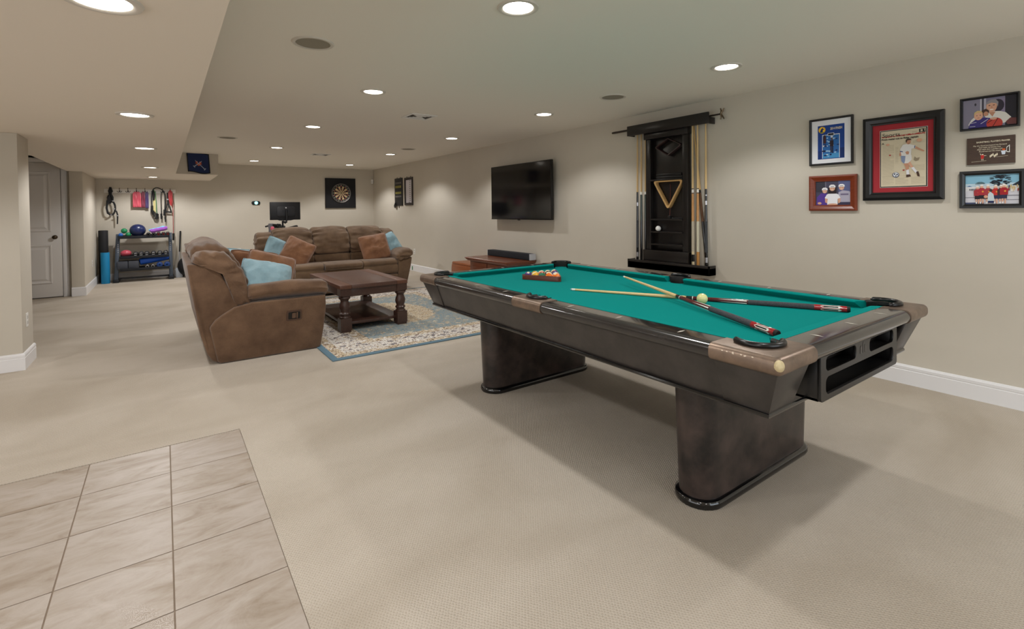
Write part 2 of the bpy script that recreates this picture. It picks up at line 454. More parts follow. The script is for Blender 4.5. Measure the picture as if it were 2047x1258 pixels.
for cx, cy, z, e in ((1.5, 0.4, ZC, E_MAIN), (3.4, 0.4, ZC, E_MAIN), (1.5, -1.75, ZC, E_MAIN), (3.4, -1.75, ZC, E_MAIN), (-0.145, -0.1, ZS, E_SOFF), (-0.145, -2.2, ZS, E_SOFF), (-2.2, 2.0, ZS, E_SOFF), (-2.2, -0.5, ZS, E_SOFF), (-2.2, 4.3, ZS, E_SOFF)):  # unseen lamps without fixtures: ceiling rows carried on, plus added fill at left
    spot(cx, cy, z, e)
spk = thing('ceiling_speaker', 'large round beige ceiling speaker near the soffit edge, closest of all', 'speaker', (0.767, 3.161, ZC), group='round in-ceiling speakers')
MB().lathe([(0.1, -0.001), (0.1, -0.006), (0.118, -0.007), (0.124, 0)], 44).build('trim_ring', m_ring, spk)
MB().lathe([(0.0005, -0.0045), (0.05, -0.0045), (0.0995, -0.003)], 44).build('grille', m_grille, spk)
dup(spk, (3.421, 3.175, ZC), 0, 'round ceiling speaker above the wall cue rack')
dup(spk, (0.739, 7.77, ZC), 0, 'round ceiling speaker beyond the loveseat near the soffit edge')
dup(spk, (3.368, 7.721, ZC), 0, 'round ceiling speaker in front of the dart cabinet wall, beside the far lights')
m_vd = mat('vent_dark', (70, 66, 60), 0.8)
def vent(x, y, lab):
    t = thing('air_vent', lab, 'vent', (x, y, ZC), group='square ceiling vents')
    b = MB(); s_ = 0.15
    for a0, a1, q0, q1 in ((-s_, s_, -s_, -s_ + .025), (-s_, s_, s_ - .025, s_), (-s_, -s_ + .025, -s_ + .025, s_ - .025), (s_ - .025, s_, -s_ + .025, s_ - .025)):
        b.box(a0, a1, q0, q1, -0.008, 0)
    b.build('frame', m_white, t, bevel=0.002)
    MB().box(-s_ + .02, s_ - .02, -s_ + .02, s_ - .02, -0.001, 0.0).build('backing', m_vd, t)
    for q in range(2):
        for k in range(4):
            b = MB(); o_ = -0.10 + k * 0.03
            tri = 0.12 - k * 0.03
            if q == 0: b.box(-tri, tri, o_ - 0.008, o_ + 0.008, -0.007, -0.002)
            else: b.box(-tri, tri, -o_ - 0.008, -o_ + 0.008, -0.007, -0.002)
            b.build('slat', m_white, t)
    return t
vent(2.313, 4.993, 'square white ceiling vent above the coffee table, the nearer one')
vent(2.333, 9.254, 'square white ceiling vent behind the sofa, the farther one')

# ------------------------------------------------------------------ pool table
HW, HL = 0.722, 1.3395
TX, TY = 2.298, 2.1033
ZR, ZB = 0.800, 0.765
m_lam = mat('dark_laminate', (60, 55, 52), 0.36, var=(7, (40, 37, 35), 0.3), bump=(60, 0.02))
m_cap = mat('dark_rail_laminate', (48, 45, 44), 0.18, var=(7, (34, 32, 31), 0.4), coat=0.5)
m_cast = mat('bronze_casting', (146, 126, 110), 0.4, 0.7, var=(14, (116, 100, 88), 0.35))
m_gloss = mat('gloss_black_trim', (10, 10, 11), 0.12, coat=0.5)
m_ped = mat('mottled_pedestal', (66, 54, 50), 0.30, var=(7, (22, 20, 20), 0.32), bump=(40, 0.02))
m_cloth = mat('green_billiard_cloth', (0, 134, 129), 0.9, var=(350, (0, 126, 121), 0.8), spec=0.06)
m_leather = mat('black_pocket_rubber', (13, 13, 15), 0.28)
m_pkt = mat('pocket_liner', (8, 8, 9), 0.6)
m_cream = mat('worn_cream', (214, 200, 160), 0.6, var=(60, (178, 160, 120), 0.5))
pt = thing('pool_table', 'large dark pool table with green cloth and bronze corner castings on two pedestals', 'pool table', (TX, TY, 0))
def LOC(side, s, d, z):
    return {'L': (-HW + d, s, z), 'R': (HW - d, s, z), 'N': (s, -HL + d, z), 'F': (s, HL - d, z)}[side]
RP = [(.036, .741), (.029, .741)] + [(.029 - .029 * math.sin(R(18 * k)), .7705 - .0295 * math.cos(R(18 * k))) for k in range(1, 10)] + [(.029, .80), (.036, .80), (.116, .80), (.120, .799), (.120, .742)]
CC = 0.254
for side, spans in (('L', ((-HL + CC, -.125), (.125, HL - CC))), ('R', ((-HL + CC, -.125), (.125, HL - CC))), ('N', ((-HW + CC, HW - CC),)), ('F', ((-HW + CC, HW - CC),))):
    for s0, s1 in spans:
        b = MB(); b.loft([[LOC(side, s, d, z) for d, z in RP] for s in (s0, s1)])
        b.build('rail_cap', m_cap, pt, angle=40)
        # sights
        n = 3
        for k in range(n):
            s = s0 + (s1 - s0) * (k + 0.5) / n if side in 'LR' else s0 + (s1 - s0) * (k + 0.5) / n
            b = MB(); u = .026; w = .006
            c = .068
            b.add([LOC(side, s - w, c, ZR + .0006), LOC(side, s, c - u, ZR + .0006), LOC(side, s + w, c, ZR + .0006), LOC(side, s, c + u, ZR + .0006)], [(0, 1, 2, 3)])
            b.build('sight', mat('pearl_inlay', (214, 208, 196), 0.3), pt)
def near_edge(*lims):
    def f(e):
        a, c = e.verts[0].co, e.verts[1].co
        if abs(a.z - c.z) > 1e-4: return abs(abs(a.x) - lims[0]) < 1e-3 and abs(abs(a.y) - lims[1]) < 1e-3
        return (abs(abs(a.x) - lims[0]) < 1e-3 and abs(abs(c.x) - lims[0]) < 1e-3) or (abs(abs(a.y) - lims[1]) < 1e-3 and abs(abs(c.y) - lims[1]) < 1e-3)
    return f
PC, PRAD = 0.150, 0.0675
arc = circ(PC, PC, PRAD, n=22, a0=-29.5, a1=-240.5)
for sx in (-1, 1):
    for sy in (-1, 1):
        P2 = lambda p, q, sx=sx, sy=sy: (sx * (HW + .002 - p), sy * (HL + .002 - q))
        poly = [P2(0, 0), P2(CC, 0), P2(CC, .12)] + [P2(p, q) for p, q in arc] + [P2(.12, CC), P2(0, CC)]
        b = MB(); b.prism(poly, .740, ZR + .002)
        plabel(b.build('corner_casting', m_cast, pt, bevel=0.024, seg=5, efilter=near_edge(HW + .002, HL + .002), angle=35), 'bronze-coloured corner casting')
        b = MB(); ang = [225 - 95 + 190 * k / 24 for k in range(25)]
        b.tube([(*P2(PC + .077 * math.cos(R(a)), PC + .077 * math.sin(R(a))), ZR + .009) for a in ang], [.004] + [.0115] * 23 + [.004], 10)
        b.build('pocket_iron', m_leather, pt)
        b = MB()
        aa = [225 - 128 + 256 * k / 20 for k in range(21)]
        b.loft([[(*P2(PC + rad * math.cos(R(a)), PC + rad * math.sin(R(a))), z) for a in aa] for z, rad in ((ZR + .007, .074), (ZR - .002, .0645), (.752, .0635))], caps=False, closed=False)
        rg = [[(*P2(PC + rad * math.cos(2 * PI * k / 24), PC + rad * math.sin(2 * PI * k / 24)), z) for k in range(24)] for z, rad in ((.7525, .0635), (.72, .063), (.64, .056), (.63, .02))]
        b.loft(rg, caps=False); b.build('pocket_liner', m_pkt, pt); b = MB(); rg = []
        for z, rad in () and ((ZR + .006, .074), (ZR - .004, .0655), (.72, .064), (.64, .058), (.60, .03)):
            rg.append([(*P2(PC + rad * math.cos(2 * PI * k / 24), PC + rad * math.sin(2 * PI * k / 24)), z if (math.cos(2 * PI * k / 24) + math.sin(2 * PI * k / 24)) < 0.35 or z < ZB - .01 else ZB - .012) for k in range(24)])
        # corner panels of the apron (tapered, two faces meeting at the corner)
        b = MB(); d0, d1, z0, z1 = .022, .080, .583, .742; w = .245; t = .02
        def ring(d, z): return [(*P2(d, d), z), (*P2(w, d), z), (*P2(w, d + t), z), (*P2(d + t, d + t), z), (*P2(d + t, w), z), (*P2(d, w), z)]
        b.loft([ring(d1, z0), ring(d0, z1)])
        b.build('corner_panel', m_lam, pt, bevel=0.002)
for sx, sd in ((-1, 'L'), (1, 'R')):
    hs = circ(0, .108, .0625, n=17, a0=12, a1=-192)
    poly = [(-.125, 0), (.125, 0), (.125, .12)] + hs + [(-.125, .12)]
    b = MB(); b.prism([(sx * (HW + .002 - d), s) for s, d in poly], .740, ZR + .002)
    plabel(b.build('side_casting', m_cast, pt, bevel=0.024, seg=5, efilter=near_edge(HW + .002, 99), angle=35), 'bronze-coloured side pocket casting')
    b = MB(); b.tube([(sx * (HW - .112 - .073 * math.sin(R(a))), .073 * math.cos(R(a)), ZR + .009) for a in [-12 - 156 * k / 20 for k in range(21)]], [.004] + [.0115] * 19 + [.004], 10)
    b.build('pocket_iron', m_leather, pt)
    b = MB()
    b.loft([[(sx * (HW - .108 + rad * math.cos(R(a))), rad * math.sin(R(a)), z) for a in [-112 + 224 * k / 20 for k in range(21)]] for z, rad in ((ZR + .006, .068), (ZR - .004, .0605), (.752, .0595))], caps=False, closed=False)
    b.loft([[(sx * (HW - .108 + rad * math.cos(2 * PI * k / 24)), rad * math.sin(2 * PI * k / 24), z) for k in range(24)] for z, rad in ((.7525, .0595), (.742, .058), (.73, .034), (.66, .028), (.655, .01))], caps=False)
    b.build('pocket_liner', m_pkt, pt)
# bed cloth with pocket cut-outs
def bedpoly():
    e = .121; P = []
    ca = circ(PC, PC, .0635, n=18, a0=-27, a1=-243)
    def C(sx, sy, rev):
        q = [(sx * (HW - p), sy * (HL - r_)) for p, r_ in ca]
        return q[::-1] if rev else q
    def S(sx):
        pp = [(sx * (HW - .108 + .0 - .0), 0)]
        q = []
        for k in range(13):
            a = R(-78 + 156 * k / 12)
            q.append((sx * (HW - .108) - sx * .0 - sx * .058 * math.cos(a), .058 * math.sin(a)))
        return q if sx > 0 else q[::-1]
    # counter-clockwise from near-left corner
    P += C(-1, -1, True); P += C(1, -1, False); P += S(1); P += C(1, 1, True); P += C(-1, 1, False); P += S(-1)
    return P
cu = bpy.data.curves.new('bed', 'CURVE'); cu.dimensions = '2D'; cu.fill_mode = 'BOTH'; cu.extrude = .011
spn = cu.splines.new('POLY'); bp_ = bedpoly(); spn.points.add(len(bp_) - 1); spn.use_cyclic_u = True
for p, q in zip(spn.points, bp_): p.co = (q[0], q[1], 0, 1)
o = bpy.data.objects.new('tmp', cu); COL.objects.link(o); bpy.context.view_layer.update()
me = bpy.data.meshes.new_from_object(o.evaluated_get(bpy.context.evaluated_depsgraph_get())); bpy.data.objects.remove(o); bpy.data.curves.remove(cu)
me.transform(Matrix.Translation((0, 0, ZB - .011))); me.materials.clear(); me.materials.append(m_cloth)
o = bpy.data.objects.new('bed_cloth', me); COL.objects.link(o); o.parent = pt
# cushions
CP = [(.118, .8005), (.154, .8005), (.161, .7992), (.1655, .796), (.166, .7925), (.144, .7655), (.118, .7655)]
def cushion(side, s0, s1, c0, c1):
    """c0/c1: how much the nose is set back from the ends"""
    rings = []
    for s, c in ((s0, c0), (s1, -c1)):
        rings.append([LOC(side, s + c * (d - .118) / .048, d, z) for d, z in CP])
    MB().loft(rings).build('cushion', m_cloth, pt, angle=22)
e0 = HL - .205
for sd in 'LR':
    cushion(sd, -e0, -.062, .05, .012); cushion(sd, .062, e0, .012, .05)
for sd in 'NF': cushion(sd, -(HW - .205), HW - .205, .05, .05)
# apron boards
for sd, half, dz in (('L', HL - .24, 0), ('R', HL - .24, 0), ('N', HW - .24, .05), ('F', HW - .24, .0)):
    b = MB(); z0, z1 = .583, .742; rings = []
    for s in (-half, half):
        rings.append([LOC(sd, s, .084 + dz, z0), LOC(sd, s, .026 + dz, z1), LOC(sd, s, .046 + dz, z1), LOC(sd, s, .104 + dz, z0)])
    b.loft(rings); b.build('apron', m_lam, pt)
# black bottom moulding round the apron
b = MB(); i_ = .078
b.tube([(-HW + i_, -HL + i_, .576), (HW - i_, -HL + i_, .576), (HW - i_, HL - i_, .576), (-HW + i_, HL - i_, .576)], .009, 8, closed=True)
b.build('bottom_moulding', m_gloss, pt)
MB().box(-HW + .1, HW - .1, -HL + .14, HL - .1, .575, .735).build('slate_frame', m_pkt, pt)
# pedestals
def stadium(hx, r, n=12): return [(hx - r + r * math.cos(R(a)), r * math.sin(R(a))) for a in [-90 + 180 * k / n for k in range(n + 1)]] + [(-hx + r + r * math.cos(R(a)), r * math.sin(R(a))) for a in [90 + 180 * k / n for k in range(n + 1)]]
for sy in (-1, 1):
    cy = sy * .822
    p_ = MB().loft([[(x, y + cy, 0.02) for x, y in stadium(.468, .09)], [(x, y + cy, .577) for x, y in stadium(.49, .098)]]).build('pedestal', m_ped, pt, angle=50)
    b = MB(); b.loft([[(x, y + cy, z) for x, y in stadium(hx, r)] for hx, r, z in ((.482, .104, 0), (.487, .109, .012), (.485, .107, .03), (.474, .096, .038))])
    b.build('base_moulding', m_gloss, p_, angle=50)
# ball-return storage box under the near rail
bx = MB(); X0, X1, Y0, Y1, Z0, Z1 = -.378, .378, -HL + .036, -1.13, .574, .744
bx.box(X0, X0 + .012, Y0, Y1, Z0, Z1).box(X1 - .012, X1, Y0, Y1, Z0, Z1).box(X0, X1, Y0, Y1, Z0, Z0 + .012).box(X0, X1, Y0, Y1, Z1 - .006, Z1).box(X0, X1, Y1 - .01, Y1, Z0, Z1)
bx.box(X0 + .012, X1 - .012, Y0 + .004, Y1, .662, .668).box(-.006, .006, Y0 + .02, Y1, .668, Z1)
br = bx.build('ball_return_box', mat('black_moulded_plastic', (20, 19, 19), 0.33), pt, bevel=0.002)
Mf = Matrix(((1, 0, 0, 0), (0, 0, 1, Y0 - .004), (0, 1, 0, 0), (0, 0, 0, 1)))
holed_plate('front_panel', rrect(X0, X1, Z0, Z1, .014), [rrect(-.339, -.066, .678, .735, .022), rrect(.066, .337, .678, .735, .022), rrect(-.34, .337, .592, .660, .026)], .01, Mf, MATS['black_moulded_plastic'], br)
b = MB()
yy = Y0 - .0115
b.prism([(-.03, .690), (-.012, .690), (-.012, .716), (-.02, .722), (-.03, .716)], yy, yy + .004, lambda u, v, t: (u, t, v))
b.prism([(-.004, .690), (.008, .690), (.008, .728), (.002, .734), (-.004, .728)], yy, yy + .004, lambda u, v, t: (u, t, v))
b.prism([(.014, .690), (.03, .690), (.03, .710), (.014, .722)], yy, yy + .004, lambda u, v, t: (u, t, v))
b.build('maker_emblem', mat('emblem_grey', (48, 45, 43), 0.3), br)
b = MB(); b.sphere((-HW + .0125, -HL + .0125, .776), .0205, 24, 14, sc3=(.82, .82, 1.0)); b.sphere((-HW + .0075, -HL + .026, .783), .012, 16, 10, sc3=(.7, 1.0, .8))
plabel(b.build('worn_corner', m_cream, pt), 'cream bare patch worn into the corner')
m_chip = mat('pale_chip', (222, 208, 190), 0.6)
b = MB()
rr = random.Random(3)
for k in range(9):
    s = -HL + .09 + rr.random() * .11; b.sphere((-HW - .0005, s, .784 + rr.random() * .005), .0026, 8, 6, sc3=(.5, 1.5, .8))
b.build('worn_specks', m_chip, pt)

# ------------------------------------------------------------------ balls, rack, cues on the table
BALLC = {1: (222, 168, 22), 2: (28, 52, 140), 3: (196, 40, 32), 4: (66, 34, 118), 5: (230, 112, 24), 6: (8, 96, 62), 7: (112, 28, 30), 8: (14, 14, 15)}
m_ivory = mat('ivory_ball', (236, 226, 190), 0.08, coat=0.6)
CN = {1: 'yellow', 2: 'blue', 3: 'red', 4: 'purple', 5: 'orange', 6: 'green', 7: 'maroon', 8: 'black'}
for k, v in BALLC.items(): mat('ball_' + CN[k], v, 0.08, coat=0.6)
BR = .0286
def ball(n, loc, rot, where):
    base = n if n <= 8 else n - 8; mc = MATS['ball_' + CN[base]]
    b = MB(); nu, nv = 24, 16
    b.sphere((0, 0, 0), BR, nu, nv)
    if n > 8:
        for i, f in enumerate(b.f):
            z = sum(b.v[k][2] for k in f) / len(f); b.mi[i] = 1 if abs(z) > BR * .52 else 0
    else:
        pass
    o = b.build('billiard_ball', [mc, m_ivory]); o.location = loc; o.rotation_euler = rot
    tag(o, ('%s-striped ivory' % CN[base] if n > 8 else 'solid %s' % CN[base]) + ' pool ball ' + where, 'ball', 'racked pool balls')
    for sg in (1, -1):
        dsk = MB(); dsk.lathe([(.0001, BR + .0002), (.0055, BR - .0003), (.0095, BR - .0012)], 16, caps=True, M=Matrix.Rotation(R(90) * sg, 4, 'Y') if n > 8 else Matrix.Rotation(R(0 if sg > 0 else 180), 4, 'Y'))
        d_ = dsk.build('number_spot', m_ivory, o)
        Mx = (Matrix.Rotation(R(90) * sg, 4, 'Y') if n > 8 else Matrix.Rotation(R(0 if sg > 0 else 180), 4, 'Y')) @ Matrix.Translation((0, -.0035, BR + .0004))
        text_mesh('number', str(n), .0105, m_black, d_, Mx, .0002, 'CENTER')
    return o
A = Vector((2.158, 2.930, 0)); B_ = Vector((2.291, 2.632, 0)); C_ = Vector((2.482, 2.892, 0))
cen = (A + B_ + C_) / 3
def tri_ring(k, z): return [tuple(cen + (p - cen) * k + Vector((0, 0, z))) for p in (A, B_, C_)]
# rack
tr = thing('triangle_rack', 'dark red wooden triangle rack holding the balls on the green cloth', 'rack', (cen.x, cen.y, ZB))
def tri_pts(scale, rad, n=5):
    """rounded triangle"""
    V = [(p - cen) * scale for p in (A, B_, C_)]; out = []
    for i in range(3):
        p, a, c = V[i], V[i - 1], V[(i + 1) % 3]
        d1 = (a - p).normalized(); d2 = (c - p).normalized()
        t = rad / math.tan(math.acos(max(-1, min(1, d1.dot(d2)))) / 2)
        s0 = p + d1 * t; s1 = p + d2 * t
        for k in range(n + 1):
            u = k / n; out.append((s0 * (1 - u) ** 2 + p * 2 * u * (1 - u) + s1 * u * u))
    return out
o_, i2 = tri_pts(1.06, .028), tri_pts(.945, .018)
b = MB(); n_ = len(o_)
rings = [[(p.x, p.y, 0.001) for p in o_], [(p.x, p.y, .034) for p in o_], [(p.x * .985, p.y * .985, .037) for p in o_], [(p.x * 1.015, p.y * 1.015, .037) for p in i2], [(p.x, p.y, .034) for p in i2], [(p.x, p.y, .001) for p in i2]]
b.loft(rings + [rings[0]], caps=False)
b.build('frame', mat('red_mahogany', (104, 48, 30), 0.3, var=(40, (78, 32, 20), 0.6), stretch=(1, 1, 8)), tr, angle=30)
order = [[4, 9, 6, 13, 5], [1, 3, 15, 11], [14, 8, 2], [10, 7], [12]]
names_row = ['in the row along the near side of the wooden rack', 'in the second row from the near side of the wooden rack', 'in the middle row of the wooden rack', 'in the fourth row of the wooden rack', 'at the far tip of the wooden rack']
ab = (B_ - A).normalized(); inw = (C_ - (A + B_) / 2).normalized()
st = cen + (A - cen) * 0.0
rr = random.Random(11)
step = 2 * BR + .0004
for r_, row in enumerate(order):
    base = cen - inw * (BR * 4 * math.sqrt(3) / 3 - r_ * BR * math.sqrt(3) * 1.008)
    for k, nmb in enumerate(row):
        p = base + ab * ((k - (len(row) - 1) / 2) * step)
        ball(nmb, (p.x, p.y, ZB + BR), (rr.uniform(0.3, 1.0), rr.uniform(-.5, .5), rr.uniform(0, 6)), names_row[r_])
cb = MB().sphere((0, 0, 0), BR, 32, 20).build('cue_ball', mat('yellowed_ivory', (226, 222, 158), 0.12, coat=0.4)); cb.location = (2.352, 1.552, ZB + BR)
tag(cb, 'yellowed cue ball lying between two crossed cues on green cloth', 'ball')
m_maple = mat('maple_shaft', (226, 196, 140), 0.35, var=(30, (214, 180, 124), 0.7), stretch=(1, 1, 0.1))
m_tipb = mat('chalked_tip', (150, 178, 196), 0.8)
m_ferr = mat('white_ferrule', (238, 236, 228), 0.3)
m_wrap = mat('speckled_linen_wrap', (86, 86, 92), 0.8, var=(700, (14, 14, 18), 0.15))
m_mar = mat('maroon_lacquer', (98, 16, 24), 0.18, coat=0.5, var=(40, (66, 8, 14), 0.6))
m_red = mat('bright_red_lacquer', (158, 20, 28), 0.18, coat=0.5)
m_blk = mat('black_lacquer', (16, 15, 16), 0.15, coat=0.5)
def seg_lathe(z0, z1, r0, r1, n=16, k=2): return MB().lathe([(r0 + (r1 - r0) * i / k, z0 + (z1 - z0) * i / k) for i in range(k + 1)], n)
def cue(label, P0, P1, mats_, group, L=1.47, rings_=None, scale=1.0, nm='pool_cue', points=True):
    P0, P1 = Vector(P0), Vector(P1); d = (P1 - P0).normalized()
    q = Vector((0, 0, 1)).rotation_difference(d).to_euler()
    t = thing(nm, label, 'cue', P0, group=group, rot=q)
    bs, wr, fo, jo, sh = mats_
    MB().lathe([(.011, 0), (.0142, .003), (.0145, .014)], 16).build('bumper', m_rubber, t)
    s = seg_lathe(.014, .15, .0146, .0143).build('butt_sleeve', bs, t)
    seg_lathe(.15, .45, .0144, .0132).build('wrap', wr, t)
    f = seg_lathe(.45, .735, .0130, .0106).build('forearm', fo, t)
    seg_lathe(.735, .765, .0109, .0106).build('joint_collar', jo, t)
    seg_lathe(.765, 1.440, .0104, .0064).build('shaft', sh, t)
    seg_lathe(1.440, 1.462, .0065, .0064).build('ferrule', m_ferr, t)
    MB().lathe([(.0064, 1.462), (.0060, 1.468), (.0035, 1.4725)], 14).build('tip', m_tipb, t)
    if rings_:
        for z, w, m_ in rings_: seg_lathe(z, z + w, .0150 - .0042 * z / .75, .0150 - .0042 * z / .75).build('ring', m_, t)
    if points:
        b = MB(); bk = MB(); b2 = MB()
        for k in range(6):
            a = k * PI / 3
            M4 = Matrix.Rotation(a, 4, 'Z')
            for u0, z0, z1, rad, hw in ((0, .035, .125, .0149, .0062),):
                b.add([(rad * math.cos(-hw / rad), rad * math.sin(-hw / rad), z0 + .01), (rad, 0, z0), (rad * math.cos(hw / rad), rad * math.sin(hw / rad), z0 + .01), (rad * math.cos(hw / rad), rad * math.sin(hw / rad), z1 - .01), (rad, 0, z1), (rad * math.cos(-hw / rad), rad * math.sin(-hw / rad), z1 - .01)], [(0, 1, 2, 3, 4, 5)], M=M4)
            b2.add([(.01345, -.0034, .455), (.01345, .0034, .455), (.0119, 0, .60)], [(0, 1, 2)], M=M4)
            bk.add([(.01525, -.0026, .050), (.01525, .0026, .050), (.01525, .0026, .110), (.01525, -.0026, .110)], [(0, 1, 2, 3)], M=M4)
        b.build('inlay', m_ferr, s); b2.build('point_inlay', m_ferr, f); bk.build('dark_inlay', m_blk, s)
    return t
jr = [(.728, .004, m_ferr), (.768, .004, mat('brass_ring', (196, 160, 88), 0.25, 0.9)), (.130, .02, m_red), (.45, .012, m_red), (.014, .02, m_red)]
# the level cue
c1b = Vector((2.712, .985, ZB + .0148)); c1t = Vector((2.098, 2.347, ZB + .0066))
cue('pool cue lying flat on the green cloth underneath the other crossed cue', c1b, c1t, (m_red, m_wrap, m_mar, m_blk, m_maple), 'cues on the pool table', rings_=jr)
# the crossing cue, resting on the first one
c2b = Vector((1.975, .967, ZB + .0150)); c2t = Vector((2.579, 2.306, .8135))
cue('pool cue crossing on top with its pale tip raised off the cloth', c2b, c2t, (m_red, m_wrap, m_mar, m_blk, m_maple), 'cues on the pool table', rings_=jr)

# ------------------------------------------------------------------ wall cue rack
m_esp = mat('espresso_wood', (30, 26, 25), 0.28, var=(18, (22, 19, 18), 0.6), stretch=(1, 6, 0.6))
rk = thing('wall_cue_rack', 'tall dark espresso wall rack holding cues and triangles above the pool table', 'cue rack', (WX, 3.206, 0))
RX = lambda x: x - WX
RY = lambda y: y - 3.163
def rbx(nm, x0, x1, y0, y1, z0, z1, m=None, bev=.003):
    return MB().box(RX(x0), RX(x1), RY(y0), RY(y1), z0, z1).build(nm, m or m_esp, rk, bevel=bev)
rbx('back_panel', 4.314, WX, 2.93, 3.44, .70, 2.12)
rbx('stile', 4.266, 4.314, 3.385, 3.446, .83, 2.08); rbx('stile', 4.266, 4.314, 2.924, 2.990, .83, 2.08)
rbx('top_panel', 4.250, 4.314, 2.918, 3.462, 2.02, 2.10)
rbx('valance', 4.212, 4.232, 2.664, 3.661, 2.082, 2.190); rbx('top_board', 4.232, WX, 2.664, 3.661, 2.125, 2.145); rbx('end_board', 4.232, WX, 2.664, 2.680, 2.082, 2.125); rbx('end_board', 4.232, WX, 3.645, 3.661, 2.082, 2.125)
rbx('base_block', 4.244, 4.266, 2.912, 3.475, .70, .835)
b = MB()
x0, x1, y0, y1, z0, z1 = RX(4.213), RX(WX), RY(2.662), RY(3.665), .628, .722
b.box(x0, x0 + .016, y0, y1, z0, z1).box(x0, x1, y0, y1, z0, z0 + .07).box(x0, x1, y0, y0 + .014, z0, z1).box(x0, x1, y1 - .014, y1, z0, z1).build('bottom_tray', m_esp, rk, bevel=.002)
for z in (.905, 1.036, 1.168, 1.585): rbx('shelf', 4.258, 4.314, 2.990, 3.385, z - .016, z, bev=.002)
m_nat = mat('amber_maple_butt', (206, 152, 84), 0.25, coat=0.4, var=(30, (182, 124, 60), 0.6), stretch=(1, 1, .15))
m_crw = mat('cream_linen_wrap', (206, 196, 176), 0.8, var=(700, (170, 158, 138), 0.2))
m_grn = mat('dark_green_lacquer', (20, 44, 32), 0.18, coat=0.5)
m_gry = mat('charcoal_wrap', (62, 64, 68), 0.7)
m_silver = mat('silver_inlay', (196, 196, 200), 0.2, 0.8)
m_tan = mat('tan_shaft', (204, 172, 118), 0.35)
grp = 'cues standing in the wall rack'
cz = .697
def rackcue(y, yt, lab, ms, rg, x=4.285, xt=4.290): return cue(lab, (x, y, cz), (xt, yt, cz + 1.47), ms, grp, rings_=rg, points=False)
rackcue(3.628, 3.622, 'black-butted cue with silver bands at the far end of the wall rack', (m_blk, m_gry, m_blk, m_blk, m_tan), [(.05, .05, m_silver), (.60, .05, m_silver)])
rackcue(3.574, 3.568, 'dark green cue, second from the far end of the wall rack', (m_blk, m_blk, m_grn, m_ferr, m_tan), None)
rackcue(3.514, 3.510, 'dark green cue hard against the far edge of the dark wall panel', (m_blk, m_blk, m_grn, m_ferr, m_tan), None)
rackcue(2.926, 2.930, 'amber maple cue with speckled grey wrap beside the dark wall panel', (mat('ivory_sleeve', (222, 206, 168), 0.25), m_crw, m_nat, m_ferr, m_maple), [(.05, .07, m_blk), (.725, .008, m_blk), (.768, .008, m_blk)])
rackcue(2.870, 2.874, 'amber maple cue with cream wrap and orange butt sleeve in the wall rack', (m_nat, mat('plain_cream_wrap', (212, 206, 182), 0.7), m_nat, m_ferr, m_maple), [(.725, .008, m_blk), (.768, .008, m_blk)])
rackcue(2.781, 2.785, 'black-butted cue with silver bands at the near end of the wall rack', (m_blk, m_gry, m_blk, m_blk, m_maple), [(.05, .05, m_silver), (.60, .05, m_silver), (.70, .01, m_silver)])
cue('dark cue leaning crosswise behind the two amber cues of the wall rack', (4.306, 2.785, cz), (4.308, 2.935, cz + 1.46), (m_blk, m_blk, mat('brown_lacquer', (92, 60, 36), 0.25), m_blk, m_tan), grp, points=False)
# bridge stick laid across the top
bs = thing('bridge_stick', 'long dark bridge stick with notched metal head lying along the top of the wall rack', 'bridge stick', (4.275, 3.285, 2.1585))
MB().tube([(0, .693, 0.0), (0, .66, 0), (0, -.66, 0.0)], [.011, .0125, .008], 14).build('shaft', mat('dark_walnut', (44, 34, 28), 0.35), bs)
b = MB()
for sg in (-1, 1):
    b.tube([(0, -.665, -.052 * sg), (0, -.672, -.03 * sg), (0, -.668, 0), (0, -.690, .03 * sg), (0, -.700, .05 * sg)], [.006, .007, .009, .007, .006], 8)
b.build('bridge_head', mat('dull_bronze', (112, 98, 78), 0.35, 0.8), bs)
# racks hanging inside the panel
def hang_frame(nm, lab, pts, width, depth, m_, x0, rad=.02):
    """closed ring of bars in the y-z plane with rounded outer corners"""
    c = Vector((sum(p[0] for p in pts) / len(pts), sum(p[1] for p in pts) / len(pts)))
    def rounded(sc_, r_):
        V = [(Vector(p) - c) * sc_ for p in pts]; out = []
        for i in range(len(V)):
            p, a, d = V[i], V[i - 1], V[(i + 1) % len(V)]
            d1 = (a - p).normalized(); d2 = (d - p).normalized(); t_ = r_ / math.tan(math.acos(max(-1, min(1, d1.dot(d2)))) / 2)
            for k in range(6):
                u = k / 5; out.append((p + d1 * t_) * (1 - u) ** 2 + p * 2 * u * (1 - u) + (p + d2 * t_) * u * u)
        return out
    rin = min((Vector(p) - c).length for p in pts)
    t = thing(nm, lab, 'rack', (x0, c.x, c.y))
    ou, inn = rounded(1, rad), rounded(1 - width, rad * .7)
    bb = MB()
    rg = [[(-depth, p.x, p.y) for p in ou], [(0, p.x, p.y) for p in ou], [(0, p.x, p.y) for p in inn], [(-depth, p.x, p.y) for p in inn]]
    bb.loft(rg + [rg[0]], caps=False)
    bb.build('frame', m_, t, bevel=.003)
    return t
m_dkr = mat('dark_brown_rack', (58, 40, 38), 0.3)
m_ply = mat('light_ash_wood', (206, 168, 112), 0.4, var=(30, (186, 146, 92), 0.6), stretch=(1, 4, 1))
dm = hang_frame('diamond_rack', 'dark brown diamond ball rack hanging at the top of the wall panel', [(3.374, 1.922), (3.205, 2.005), (3.036, 1.922), (3.205, 1.822)], .11, .05, m_dkr, 4.312, .016)
MB().cyl((0, 0, .095), (-.055, 0, .09), .004).build('peg', m_blackm, rk, loc=(RX(4.314), RY(3.162), 1.9))
